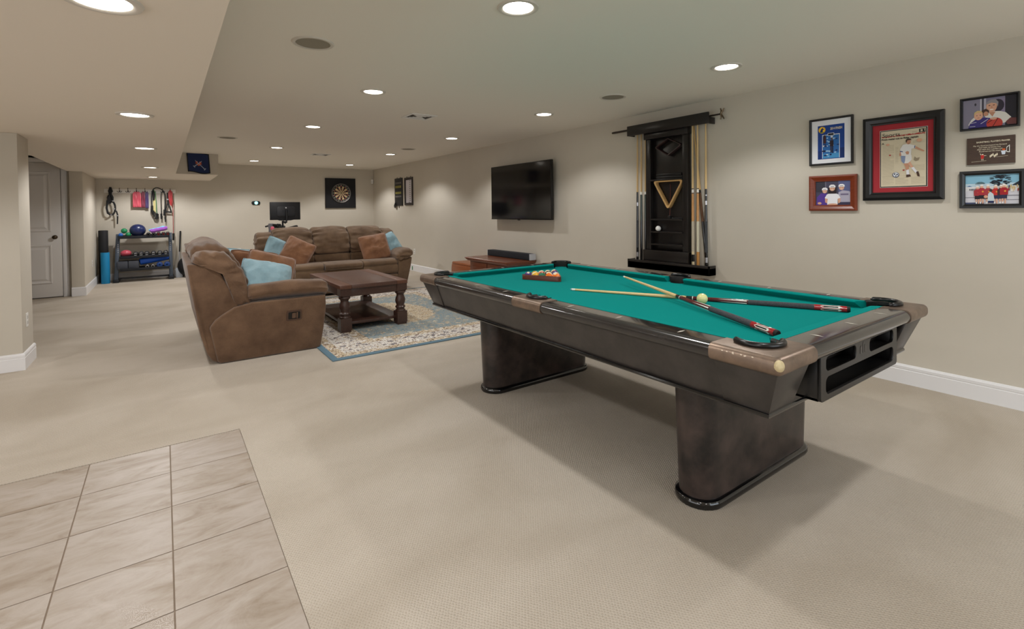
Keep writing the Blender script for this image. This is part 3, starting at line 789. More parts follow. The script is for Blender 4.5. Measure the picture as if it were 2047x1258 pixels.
tg = hang_frame('wooden_triangle_rack', 'light wooden triangle ball rack hanging upside down on the wall panel', [(3.396, 1.570), (3.018, 1.570), (3.207, 1.262)], .15, .050, m_ply, 4.312, .026)
# black plastic racks lying on the upper shelf
t = thing('black_plastic_rack', 'black plastic ball racks stacked flat on the upper shelf of the wall rack', 'rack', (4.284, 3.20, 1.585))
for k in range(2):
    b = MB(); z = .004 + k * .027
    b.box(-.022, -.012, -.17 + .01 * k, .155, z, z + .024).box(-.022, .028, .145, .155, z, z + .024).box(-.022, .028, -.17 + .01 * k, -.16 + .01 * k, z, z + .024).box(.02, .028, -.17, .155, z, z + .024)
    b.build('rack_frame', m_black, t, bevel=.004)
ch = thing('chalk_holder', 'small black cube chalk holder hung from a reddish cord on the wall panel', 'chalk holder', (4.286, 3.20, 1.186))
MB().tube([(.022, .006, .345), (.016, .003, .2), (0, 0, .012)], .0022, 6).build('cord', mat('red_brown_cord', (110, 54, 42), 0.8), ch)
b = MB(); b.box(-.013, .013, -.016, .016, -.017, .016); b.build('cup', m_black, ch, bevel=.003)
rd = MB().tube([(4.286, 3.175, 1.1745), (4.286, 3.05, 1.1745)], .0055, 10).build('brush_rod', m_black)
tag(rd, 'thin black rod lying on the shelf beside the chalk holder', 'rod')
wb = MB().sphere((0, 0, 0), .0286, 28, 16).build('white_ball', mat('clean_white_ball', (240, 240, 236), 0.1, coat=0.5)); wb.location = (4.284, 3.345, 1.036 + .0287)
tag(wb, 'white ball alone on a shelf of the wall cue rack', 'ball')

# ------------------------------------------------------------------ framed pictures on the right wall
def rgbm(c, rough=0.45):
    return mat('print_%02x%02x%02x' % tuple(int(v) for v in c), c, rough, spec=0.3)
m_frb = mat('black_frame', (16, 16, 18), 0.32)
m_glz = None
def pic(name, label, y0, y1, z0, z1):
    return thing(name, label, 'picture', (WX, (y0 + y1) / 2, (z0 + z1) / 2)), y1 - y0, z1 - z0
def PW(u, v, w): return (-w, -u, v)
def frame(t, w, h, bd, dp, m_, prof=None):
    prof = prof or [(0, 0), (0, dp), (bd * .55, dp), (bd * .8, dp * .8), (bd, dp * .7), (bd, 0.002)]
    b = MB()
    b.loft([[PW(-w / 2 + i, -h / 2 + i, q), PW(w / 2 - i, -h / 2 + i, q), PW(w / 2 - i, h / 2 - i, q), PW(-w / 2 + i, h / 2 - i, q)] for i, q in prof], caps=False)
    return b.build('frame', m_, t, angle=22)
def slab(t, nm, w, h, q0, q1, m_, cu=0, cv=0):
    b = MB(); p = [PW(cu + sx * w / 2, cv + sy * h / 2, q) for q in (q0, q1) for sx, sy in ((-1, -1), (1, -1), (1, 1), (-1, 1))]
    b.add(p, [(0, 3, 2, 1), (4, 5, 6, 7), (0, 1, 5, 4), (1, 2, 6, 5), (2, 3, 7, 6), (3, 0, 4, 7)]); return b.build(nm, m_, t, smooth=False)
def printed(t, nm, w, h, q, els, cu=0, cv=0, dq=.00007):
    """flat coloured print: els = [(polygon in 0..1 coordinates, rgb)]"""
    ms = []; b = MB()
    for k, (poly, c) in enumerate(els):
        mm = rgbm(c)
        if mm not in ms: ms.append(mm)
        b.add([PW(cu + (p[0] - .5) * w, cv + (p[1] - .5) * h, q + dq * k) for p in poly], [tuple(range(len(poly)))], ms.index(mm))
    return b.build(nm, ms, t, smooth=False)
def rc(x0, x1, y0, y1): return [(x0, y0), (x1, y0), (x1, y1), (x0, y1)]
def el(cx, cy, rx, ry=None, n=14): return circ(cx, cy, rx, ry if ry else rx, n)
def TXT(t, nm, s, size, c, u, v, q, al='LEFT', sx=1.0, sh=0.0, bold=0.0):
    Mx = Matrix(((0, 0, -1, -q), (-1, 0, 0, -u), (0, 1, 0, v), (0, 0, 0, 1)))
    if sh: Mx = Mx @ Matrix(((1, sh, 0, 0), (0, 1, 0, 0), (0, 0, 1, 0), (0, 0, 0, 1)))
    return text_mesh(nm, s, size, rgbm(c), t, Mx, .0001, al, sx, bold)
SK, SKD = (216, 166, 140), (198, 146, 118)
# 1 race poster
t, w, h = pic('framed_race_poster', 'thin black frame with blue 2014 FINISH race poster on white mat', 1.548, 1.858, 1.610, 1.984)
frame(t, w, h, .016, .022, m_frb)
slab(t, 'mat_board', w - .03, h - .03, .002, .010, mat('white_mat_board', (232, 233, 238), 0.7))
pw, ph = .190, .268
E_ = [(rc(0, 1, 0, 1), (16, 62, 142)), (rc(.17, .83, .02, .72), (228, 232, 238)), (rc(.19, .81, .02, .70), (38, 104, 176)), (rc(.19, .81, .02, .16), (70, 148, 204)), (rc(.38, .62, .68, .76), (226, 228, 230)), (rc(.395, .605, .692, .748), (18, 24, 40)), (rc(.84, 1, .02, .3), (10, 44, 108)), (rc(0, .17, 0, .25), (12, 50, 120))]
rr = random.Random(4)
for k in range(30):
    x, y = .23 + rr.random() * .54, .07 + rr.random() * .58
    E_.append((el(x, y, .03 + rr.random() * .05, .012 + rr.random() * .018, 8), rr.choice([(226, 234, 244), (20, 44, 96), (150, 190, 226), (26, 30, 52)])))
E_ += [(rc(.47, .60, .36, .54), (40, 28, 40)), (el(.54, .58, .035, .035), (96, 70, 62)), (rc(.485, .53, .18, .37), (54, 44, 60)), (rc(.545, .59, .16, .37), (34, 36, 66)), (rc(.22, .32, .46, .66), (70, 36, 38)), (el(.27, .68, .04, .03), (60, 30, 30))]
E_ += [(el(.17, .87, .135, .098, 20), (232, 178, 40)), (el(.17, .87, .105, .076, 20), (250, 206, 62)), ([(.09, .82), (.12, .88), (.15, .915), (.19, .93), (.21, .91), (.25, .885), (.24, .868), (.20, .872), (.205, .83), (.17, .806), (.12, .80)], (24, 44, 110)), ([(.17, .925), (.235, .955), (.195, .92)], (24, 44, 110)), (rc(.09, .25, .792, .812), (60, 120, 70))]
pp = printed(t, 'poster_print', pw, ph, .0105, E_, 0, -.004)
TXT(pp, 'lettering', '2014 FINISH', .027, (226, 214, 190), -.0035, .090, .0140, sx=.60, bold=.0006)
# 2 three people
t, w, h = pic('framed_group_photo', 'red-brown wooden frame with photo of three people in white caps', 1.522, 1.861, 1.246, 1.527)
m_rdw = mat('cherry_wood_frame', (132, 58, 30), 0.28, var=(20, (108, 42, 20), 0.6), stretch=(1, 1, 6))
frame(t, w, h, .046, .022, m_rdw, [(0, 0), (0, .020), (.012, .026), (.030, .020), (.040, .014), (.046, .013), (.046, .003)])
PURP, GRYP = (88, 62, 150), (176, 172, 190)
def headcap(x, y, r, hair=None):
    e = []
    if hair: e.append(([(x - r * 1.2, y - r * 2.6), (x - r * 1.25, y + .2 * r), (x + r * 1.25, y + .2 * r), (x + r * 1.2, y - r * 2.6)], hair))
    e += [(el(x, y - .3 * r, r * .82, r * 1.15), SK), (el(x - r * .3, y - .25 * r, r * .13, r * .07, 6), (70, 44, 40)), (el(x + r * .3, y - .25 * r, r * .13, r * .07, 6), (70, 44, 40)), (el(x, y - .85 * r, r * .33, r * .1, 8), (240, 226, 220)),
          ([(x - r, y + .1 * r), (x - r * .9, y + r * .9), (x - r * .4, y + 1.35 * r), (x + r * .4, y + 1.35 * r), (x + r * .9, y + r * .9), (x + r, y + .1 * r)], (236, 236, 240)), (rc(x - r * .5, x + r * .5, y + .35 * r, y + .55 * r), (60, 64, 90))]
    return e
E_ = [(rc(0, 1, 0, 1), (74, 72, 92)), (rc(.66, 1, .3, 1), (92, 98, 140)), (rc(0, .3, .55, 1), (58, 58, 70)), (rc(.28, .31, .6, 1), (110, 108, 124))]
E_ += [([(.02, 0), (.04, .34), (.16, .50), (.34, .48), (.40, .2), (.38, 0)], PURP), ([(.66, .1), (.66, .52), (.78, .6), (.96, .56), (1, .5), (1, .1)], GRYP), (rc(.72, .94, .40, .47), (120, 112, 140)), ([(.60, 0), (.62, .12), (1, .12), (1, 0)], (60, 58, 84))]
E_ += headcap(.27, .62, .085) + headcap(.75, .74, .09)
E_ += [([(.27, .30), (.33, .44), (.42, .50), (.56, .50), (.66, .44), (.72, .30), (.64, .24), (.64, .02), (.34, .02), (.35, .24)], (238, 238, 244)), ([(.28, .29), (.36, .26), (.34, .08), (.28, .12)], SK), ([(.64, .26), (.72, .29), (.72, .12), (.66, .06)], SK), (el(.5, .03, .14, .04), SK), (el(.12, .08, .06, .05), SK)]
E_ += headcap(.49, .72, .095, (46, 36, 40))
printed(t, 'photo_print', w - .09, h - .09, .006, E_)
# 3 newspaper
t, w, h = pic('framed_newspaper', 'large black frame with red mat around a sports newspaper page', 1.009, 1.480, 1.321, 1.931)
frame(t, w, h, .058, .03, m_frb, [(0, 0), (0, .026), (.02, .032), (.042, .026), (.05, .018), (.058, .017), (.058, .003)])
slab(t, 'mat_board', w - .11, h - .11, .002, .009, mat('red_mat_board', (162, 36, 46), 0.75))
nw, nh, cu_, cv_ = .262, .402, .006, -.004
slab(t, 'inner_border', nw + .016, nh + .016, .009, .0096, mat('white_border', (226, 222, 216), 0.6), cu_, cv_)
slab(t, 'black_border', nw + .012, nh + .012, .0096, .0100, m_black, cu_, cv_)
NP, NL = (212, 200, 174), (180, 167, 142)
E_ = [(rc(0, 1, 0, 1), NP)]
ln = []
for cx0, cx1, yt, yb in ((.03, .30, .74, .03), (.33, .40, .70, .40), (.33, .62, .15, .03), (.68, .97, .15, .03), (.72, .97, .78, .74), (.70, .97, .36, .26), (.03, .62, .18, .17)):
    y = yt
    while y > yb:
        e = cx1 - (0.0 if rr.random() > .2 else rr.random() * .1)
        ln.append((rc(cx0, e, y, y + .0035), cx0 + yt)); y -= .0105
E_ += [(rc(.70, .82, .945, .952), NL), (rc(.70, .80, .93, .936), NL)]
E_ += [(rc(.85, .99, .925, .985), (24, 22, 24)), (el(.91, .955, .018, .02), NP), (rc(.96, .975, .94, .98), NP), (rc(.88, .89, .93, .98), NP)]
for k in range(46):
    x = .02 + .96 * k / 46
    E_.append((rc(x, x + .012 + .012 * rr.random(), .880 + rr.random() * .008 + .012 * (k / 46), .898 + rr.random() * .014 + .012 * (k / 46)), (172, 52, 48)))
JW, JB, SHO = (226, 224, 222), (60, 84, 128), (132, 146, 178)
E_ += [(el(.16, .755, .045, .02), (214, 164, 138)), (el(.86, .79, .06, .03), (216, 168, 138)), (rc(.19, .23, .55, .575), (176, 74, 66)), (rc(.50, .54, .27, .295), (176, 74, 66)), ([(.74, .45), (.78, .43), (.84, .44), (.87, .49), (.80, .48), (.76, .51)], (150, 136, 114))]
E_ += [([(.46, .66), (.42, .56), (.43, .535), (.54, .545), (.62, .56), (.64, .58), (.56, .585), (.50, .575), (.50, .64)], SKD), ([(.74, .66), (.83, .625), (.95, .585), (.97, .60), (.86, .65), (.76, .70)], SKD),
       ([(.47, .54), (.44, .66), (.50, .73), (.60, .745), (.70, .72), (.78, .70), (.77, .655), (.69, .65), (.68, .535), (.60, .52)], JW), ([(.44, .625), (.435, .61), (.50, .60), (.50, .615)], JB), ([(.755, .70), (.75, .66), (.765, .655), (.775, .70)], JB), ([(.555, .60), (.60, .615), (.64, .60), (.63, .555), (.58, .555)], SKD),
       ([(.455, .54), (.47, .44), (.54, .38), (.62, .40), (.66, .43), (.70, .46), (.69, .54)], JW), ([(.455, .54), (.47, .44), (.53, .39), (.55, .44), (.56, .53)], SHO),
       ([(.52, .40), (.56, .33), (.57, .27), (.63, .28), (.64, .34), (.62, .40)], SKD), ([(.61, .40), (.66, .34), (.70, .31), (.73, .33), (.68, .40), (.66, .425)], SK),
       ([(.575, .28), (.585, .19), (.645, .19), (.635, .29)], (230, 230, 236)), ([(.68, .315), (.78, .22), (.82, .24), (.74, .33)], (230, 230, 236)),
       ([(.58, .20), (.575, .155), (.62, .155), (.68, .165), (.66, .20)], (74, 54, 44)), ([(.79, .24), (.82, .165), (.87, .155), (.86, .20), (.84, .25)], (74, 54, 44)),
       (el(.625, .775, .05, .045), SKD), ([(.565, .77), (.565, .81), (.60, .835), (.67, .83), (.69, .80), (.66, .805), (.60, .80), (.585, .765)], (72, 48, 36)), (el(.612, .775, .008, .004, 6), (50, 34, 30)), (el(.65, .772, .008, .004, 6), (50, 34, 30)), (rc(.615, .65, .745, .75), (120, 60, 52)),
       (el(.345, .205, .075, .048, 18), (30, 54, 96)), (el(.345, .208, .062, .040, 18), (218, 222, 228)), (el(.32, .22, .02, .014, 6), (24, 34, 60)), (el(.375, .21, .018, .014, 6), (24, 34, 60)), (el(.345, .185, .018, .01, 6), (24, 34, 60))]
E_ = [E_[0]] + E_[1:]
np_ = printed(t, 'newspaper_print', nw, nh, .0128, E_, cu_, cv_, .00004)
for key in dict.fromkeys(c for p_, c in ln):
    b = MB()
    for poly, c in ln:
        if c == key: b.add([PW(cu_ + (p[0] - .5) * nw, cv_ + (p[1] - .5) * nh, .01282) for p in poly], [(0, 1, 2, 3)])
    b.build('text_column', rgbm(NL), np_, smooth=False)
TXT(np_, 'lettering', 'Sports', .036, (70, 64, 58), cu_ - nw * .47, cv_ + nh * .398, .0152, sx=1.15)
TXT(np_, 'lettering', 'From roster-cut to Rider captain', .0185, (16, 14, 14), cu_ - nw * .48, cv_ + nh * .338, .0152, sx=.87, bold=.0005)
TXT(np_, 'lettering', 'A', .022, (16, 14, 14), cu_ - nw * .48, cv_ + nh * .26, .0152)
# 4 man and child photo
t, w, h = pic('framed_family_photo', 'narrow black frame with photo of a white-shirted man and a blond child with basketball', .652, .929, 1.766, 1.978)
frame(t, w, h, .014, .028, m_frb)
E_ = [(rc(0, 1, 0, 1), (128, 124, 148)), (rc(0, .34, 0, 1), (136, 132, 152)), (rc(.33, .36, .3, 1), (196, 194, 206)), (rc(.40, .44, .4, 1), (182, 180, 196)), (rc(.36, .40, .4, 1), (72, 70, 84)), (rc(.79, 1, 0, 1), (40, 38, 48)), (rc(.52, .79, .4, .93), (138, 128, 156)), (el(.24, .82, .02, .05, 8), (58, 56, 66)), (el(.65, .70, .125, .22, 18), (52, 46, 60))]
E_ += [([(.10, .12), (.16, .30), (.26, .44), (.34, .40), (.30, .1)], (222, 220, 220)), ([(.42, .40), (.50, .50), (.60, .52), (.70, .50), (.80, .44), (.90, .26), (.80, .10), (.70, .06), (.46, .06)], (226, 224, 218)), ([(.80, .12), (.88, .24), (1, .22), (1, .02), (.84, .02)], (110, 62, 62)), ([(.49, .50), (.56, .34), (.62, .50)], SKD)]
E_ += [(el(.545, .70, .10, .21, 20), SK), ([(.43, .76), (.46, .86), (.54, .93), (.62, .92), (.67, .82), (.66, .66), (.63, .78), (.54, .82), (.47, .78)], (150, 146, 150)), (el(.505, .73, .02, .015, 8), (84, 52, 44)), (el(.585, .73, .02, .015, 8), (84, 52, 44)), ([(.545, .72), (.53, .64), (.565, .64)], (196, 138, 112)), (el(.545, .585, .04, .018, 10), (240, 230, 224))]
E_ += [([(.36, .42), (.36, .58), (.44, .64), (.50, .56), (.48, .40)], (74, 54, 48)), (el(.44, .46, .045, .08), SKD), ([(.10, .0), (.14, .18), (.26, .32), (.42, .34), (.52, .30), (.50, 0)], (62, 52, 124)), (rc(.13, .24, .06, .075), (214, 212, 226)), ([(.15, .17), (.26, .20), (.26, .215), (.15, .185)], (214, 212, 226)), ([(.34, .14), (.48, .28), (.485, .265), (.345, .125)], (214, 212, 226)), (el(.30, .42, .085, .15, 18), (226, 174, 148)), ([(.215, .44), (.22, .54), (.28, .60), (.35, .58), (.39, .48), (.35, .51), (.27, .52)], (212, 184, 132)), (el(.27, .43, .013, .012, 6), (70, 48, 44)), (el(.335, .43, .013, .012, 6), (70, 48, 44)), (el(.30, .345, .025, .009, 8), (186, 104, 96)), (el(.60, .10, .15, .20, 20), (196, 70, 60)), ([(.46, .14), (.60, .28), (.61, .27), (.47, .12)], (66, 26, 28)), ([(.56, .0), (.66, .28), (.67, .27), (.575, .0)], (66, 26, 28)), (el(.585, .27, .06, .04), SK)]
E_ = [([(min(1, max(0, p[0])), min(1, max(0, p[1]))) for p in poly], c) for poly, c in E_]
printed(t, 'photo_print', w - .026, h - .026, .012, E_)
# 5 plaque
t, w, h = pic('wooden_plaque', 'brown wood BASKETBALL PLAYER\'S PRAYER plaque between two black-framed photos', .672, .896, 1.542, 1.715)
pq = slab(t, 'board', w, h, 0, .014, mat('walnut_plaque', (74, 52, 38), 0.4, var=(26, (54, 36, 26), 0.5), stretch=(1, 1, 9)))
CR = (232, 222, 196)
TXT(t, 'lettering', "BASKETBALL PLAYER'S PRAYER", .0135, CR, .012, .052, .0143, 'CENTER', .84, bold=.0002)
for k, s in enumerate(('May the Good Lord guard my Forward', 'And make my passes true', 'Make each shot a perfect one', 'Round out and the most!')):
    TXT(t, 'lettering', s, .0115, CR, -.004, .030 - k * .0125, .0143, 'CENTER', .86, .25)
E_ = [([(.10, .1), (.42, .125), (.42, .132), (.10, .107)], CR), ([(.58, .24), (.86, .26), (.86, .266), (.58, .246)], CR), (el(.34, .36, .018, .024), CR), ([(.305, .20), (.30, .345), (.375, .345), (.365, .24), (.35, .20)], (190, 44, 40)), ([(.30, .345), (.28, .40), (.295, .405), (.315, .35)], CR), ([(.37, .33), (.42, .32), (.42, .31), (.37, .31)], CR), (rc(.315, .325, .15, .20), CR), (rc(.345, .355, .15, .20), CR)]
for k in range(6): E_.append((el(.50 + k * .028, .28 + .03 * (k % 3), .013, .05, 8), CR))
E_ += [(el(.775, .50, .034, .034, 12), (206, 92, 40)), ([(.72, .45), (.82, .45), (.80, .32), (.74, .32)], (206, 214, 226)), (rc(.715, .83, .445, .458), (230, 230, 230)), ([(.83, .40), (.895, .38), (.895, .66), (.83, .58)], (224, 224, 220)), ([(.84, .42), (.882, .41), (.882, .62), (.84, .56)], (58, 46, 38))]
printed(t, 'painted_motif', w, h, .0142, E_, dq=.00003)
# 6 team photo
t, w, h = pic('framed_team_photo', 'broad black frame with photo of a team in red shirts before a dark tree', .626, .930, 1.259, 1.501)
frame(t, w, h, .027, .026, m_frb)
E_ = [(rc(0, 1, 0, 1), (186, 208, 220)), (rc(0, 1, .70, 1), (130, 180, 204)), (rc(0, 1, 0, .48), (206, 206, 214)), (rc(0, 1, .46, .60), (222, 222, 224)), (rc(0, .4, .22, .24), (90, 92, 104)), (rc(.7, 1, .13, .15), (110, 110, 122)), (rc(.74, 1, .26, .30), (146, 146, 156)), (rc(0, .36, 0, .06), (70, 78, 108)), ([(.02, .60), (.08, .64), (.14, .60)], (60, 98, 150)), ([(.86, .62), (1, .76), (1, .60)], (40, 46, 54))]
for k in range(60):
    a, q = rr.random() * 2 * PI, rr.random() ** .5
    E_.append((el(.66 + q * .19 * math.cos(a), .80 + q * .19 * math.sin(a), .03 + rr.random() * .02, .018, 7), rr.choice([(20, 28, 40), (26, 36, 46), (44, 56, 64), (16, 20, 30), (86, 110, 118)]) if q > .25 else (20, 26, 38)))
for k in range(9): E_.append(([(.29, .68), (.29 + .10 * math.cos(R(20 * k + 10)), .68 + .09 * math.sin(R(20 * k + 10))), (.29 + .09 * math.cos(R(20 * k + 20)), .68 + .08 * math.sin(R(20 * k + 20)))], (58, 74, 66)))
for k in range(22): E_.append((el(.74 + rr.random() * .25, .44 + rr.random() * .16, .014, .05, 8), rr.choice([(232, 224, 210), (150, 60, 60), (60, 64, 90), (214, 190, 160), (190, 170, 120)])))
for k in range(5): E_.append((el(.09 + k * .028, .50, .01, .035, 7), (48, 52, 70)))
def player(x, yb, s, shirt, shorts=(32, 30, 44), hat=(224, 220, 214)):
    return [(rc(x - .035 * s, x - .008 * s, yb, yb + .18 * s), SK), (rc(x + .008 * s, x + .035 * s, yb, yb + .18 * s), SK), (rc(x - .035 * s, x - .008 * s, yb, yb + .06 * s), (230, 228, 228)), (rc(x - .055 * s, x + .055 * s, yb + .16 * s, yb + .30 * s), shorts), ([(x - .07 * s, yb + .28 * s), (x - .075 * s, yb + .46 * s), (x - .03 * s, yb + .52 * s), (x + .03 * s, yb + .52 * s), (x + .075 * s, yb + .46 * s), (x + .07 * s, yb + .28 * s)], shirt), (el(x + .02 * s, yb + .40 * s, .02 * s, .03 * s, 7), (222, 150, 60)), (el(x, yb + .57 * s, .032 * s, .055 * s), SK), ([(x - .034 * s, yb + .58 * s), (x - .02 * s, yb + .64 * s), (x + .02 * s, yb + .64 * s), (x + .034 * s, yb + .58 * s)], hat)]
for x, s, c in ((.24, .95, (160, 52, 60)), (.32, 1.02, (168, 46, 56)), (.44, 1.0, (162, 56, 64)), (.58, .98, (186, 48, 44)), (.68, .98, (70, 36, 40)), (.73, 1.02, (160, 30, 40))):
    E_ += player(x, .02, s, c, (44, 46, 74) if x > .55 else (36, 32, 40))
E_ += [([(.43, .10), (.44, .34), (.48, .42), (.54, .34), (.56, .10)], (196, 208, 214)), (rc(.44, .55, .04, .11), (34, 44, 84)), (el(.49, .46, .03, .05), (70, 52, 48)), (el(.40, .25, .04, .05), (214, 160, 132))]
E_ = [([(min(1, max(0, p[0])), min(1, max(0, p[1]))) for p in poly], c) for poly, c in E_]
printed(t, 'photo_print', w - .052, h - .052, .008, E_, dq=.00005)

# ------------------------------------------------------------------ television, cabinet, soundbar
tv = thing('television', 'large black flat television mounted on the beige wall', 'television', (WX, 5.733, 1.542))
b = MB(); W2, H2 = .729, .405
b.box(-.125, -.085, -W2, W2, -H2, H2); b.build('housing', mat('tv_black', (12, 12, 13), 0.3), tv, bevel=.004)
MB().box(-.1262, -.1252, -W2 + .008, W2 - .008, -H2 + .016, H2 - .008).build('screen', mat('tv_screen', (7, 7, 9), 0.09, spec=0.45), tv)
MB().box(-.127, -.125, -W2, W2, -H2 - .001, -H2 + .006).build('lower_bezel', mat('dark_chrome', (60, 58, 56), 0.25, 0.9), tv)
MB().box(-.129, -.126, -.03, .03, -H2 - .012, -H2).build('sensor_tab', m_black, tv)
b = MB(); b.box(-.012, 0, -.3, .3, -.18, .18).box(-.09, -.012, -.22, -.18, -.2, .2).box(-.09, -.012, .18, .22, -.2, .2); b.build('wall_mount', m_blackm, tv)
m_cab = mat('reddish_brown_wood', (120, 66, 42), 0.3, var=(14, (96, 50, 30), 0.6), stretch=(6, 0.8, 6), coat=0.15)
cb_ = thing('media_cabinet', 'low reddish-brown wood cabinet beneath the television carrying a soundbar', 'cabinet', (4.06, 6.035, 0))
MB().box(-.215, .235, -.50, .50, .04, .515).build('body', m_cab, cb_, bevel=.003)
MB().box(-.19, .22, -.48, .48, 0, .04).build('plinth', m_cab, cb_)
pr = [(.03, .510), (.034, .520), (.046, .526), (.05, .538), (.062, .545), (.062, .556), (.055, .562)]
b = MB(); rg = []
for o_, z in pr: rg.append([(-.215 - o_, -.50 - o_, z), (.235 + .01, -.50 - o_, z), (.235 + .01, .50 + o_, z), (-.215 - o_, .50 + o_, z)])
b.loft(rg); b.build('top', m_cab, cb_, angle=30)
for k in (-1, 1):
    d_ = MB().box(-.228, -.214, k * .245 - .23, k * .245 + .23, .07, .49).build('door', m_cab, cb_, bevel=.003)
    MB().box(-.233, -.227, k * .245 - .17, k * .245 + .17, .13, .43).build('raised_panel', m_cab, d_, bevel=.004)
    MB().sphere((-.24, k * .045, .30), .014, 16, 10).build('knob', mat('dark_bronze_knob', (52, 44, 38), 0.3, 0.8), d_)
so = thing('soundbar', 'long black soundbar with pale grey ends on the wood cabinet', 'soundbar', (4.225, 6.0, .562))
MB().box(-.055, .055, -.545, .545, .004, .092).build('grille', mat('soundbar_cloth', (24, 27, 34), 0.8, bump=(800, .4)), so, bevel=.006)
for k in (-1, 1): MB().box(-.056, .056, k * .545 - .006, k * .545 + .006, .003, .093).build('end_cap', mat('silver_grey_plastic', (178, 180, 186), 0.35), so, bevel=.004)
MB().box(-.04, .04, -.5, .5, 0, .005).build('foot', m_rubber, so)
bxw = thing('wooden_chest', 'small bow-sided orange-brown wooden chest beside the media cabinet', 'chest', (4.10, 6.97, 0))
b = MB(); rg = []
for z, k in ((0, .94), (.10, .98), (.22, 1.0), (.33, .99), (.388, .965)): rg.append([(-.185 * k, -.31 * k, z), (.19, -.31 * k, z), (.19, .31 * k, z), (-.185 * k, .31 * k, z)])
m_ch = mat('orange_brown_wood', (154, 92, 56), 0.35, var=(16, (132, 74, 42), 0.6), stretch=(8, 1, 1))
b.loft(rg); b.build('body', m_ch, bxw, bevel=.004)
b = MB(); rg = []
for z, k in ((.392, .965), (.412, .955), (.428, .92)): rg.append([(-.185 * k, -.31 * k, z), (.19, -.31 * k, z), (.19, .31 * k, z), (-.185 * k, .31 * k, z)])
b.loft(rg); b.build('lid', m_ch, bxw, bevel=.004)

# ------------------------------------------------------------------ reclining couches
m_suede = mat('brown_microsuede', (118, 92, 71), 0.85, var=(5.0, (88, 66, 50), 0.38), bump=(120, 0.25), spec=0.15, sheen=0.25)
m_suede2 = mat('taupe_microsuede', (118, 95, 73), 0.85, var=(5.0, (92, 72, 55), 0.38), bump=(120, 0.25), spec=0.15, sheen=0.25)
m_piping = mat('dark_seam', (46, 34, 27), 0.9)
def soft(Q, prof, t0, t1, er=.06, h=.3, nt=16, nr=44, amp=.004, gather=.0, gfreq=42, seed=0, sway=None, cen=None):
    """closed soft profile (a, b) swept along t with rounded, gathered ends; Q(a, b, t) -> xyz"""
    P = spline(prof, nr); c = cen or (sum((p for p in P), Vector((0, 0))) / nr)
    c = Vector(c)
    ts = []
    for k in range(6): a = R(90 * k / 5); ts.append((er * (1 - math.cos(a)), 1 - h * (1 - math.sin(a))))
    L = t1 - t0
    mids = [(er + (L - 2 * er) * k / nt, 1.0) for k in range(1, nt)]
    st_ = ts + mids + [(L - d, s) for d, s in ts[::-1]]
    b = MB(); rings = []
    for d, s in st_:
        edge = min(d, L - d); g = max(0.0, 1 - edge / .22) ** 1.4
        ring = []
        for i, p in enumerate(P):
            v = p - c; ln_ = v.length or 1e-6
            al = i / nr
            n1 = noise.noise(Vector((p.x * 5 + seed, p.y * 5, d * 4 + seed))) * amp * 1.6
            n2 = noise.noise(Vector((al * gfreq, d * 3.0 + seed * 2.1, seed))) * gather * g
            n3 = noise.noise(Vector((p.x * 22, p.y * 22 + seed, d * 9))) * amp * .6
            q = c + v * (s + (n1 + n2 + n3) / ln_)
            if sway: q = Vector(sway(q, d / L))
            ring.append(Q(q.x, q.y, t0 + d))
        rings.append(ring)
    def cap(d, sg):
        out = []
        for m_ in range(1, 7):
            s = (1 - h) * (1 - m_ / 6.4); ring = []
            for i, p in enumerate(P):
                q = c + (p - c) * s
                k = m_ / 6.4
                cr = noise.noise(Vector((q.x * 5 + seed, q.y * 26, seed * 1.3))) * gather * .95 * min(1, 2.2 * (1 - k) + .35) + noise.noise(Vector((q.x * 3, q.y * 9 + seed, 4.0))) * amp
                bul = .018 * min(1, er / .045) * (1 - (1 - k) ** 2)
                if sway: q = Vector(sway(q, d / L))
                ring.append(Q(q.x, q.y, t0 + d + sg * (bul + cr)))
            out.append(ring)
        return out
    rings = cap(0, -1)[::-1] + rings + cap(L, 1)
    b.loft(rings); return b
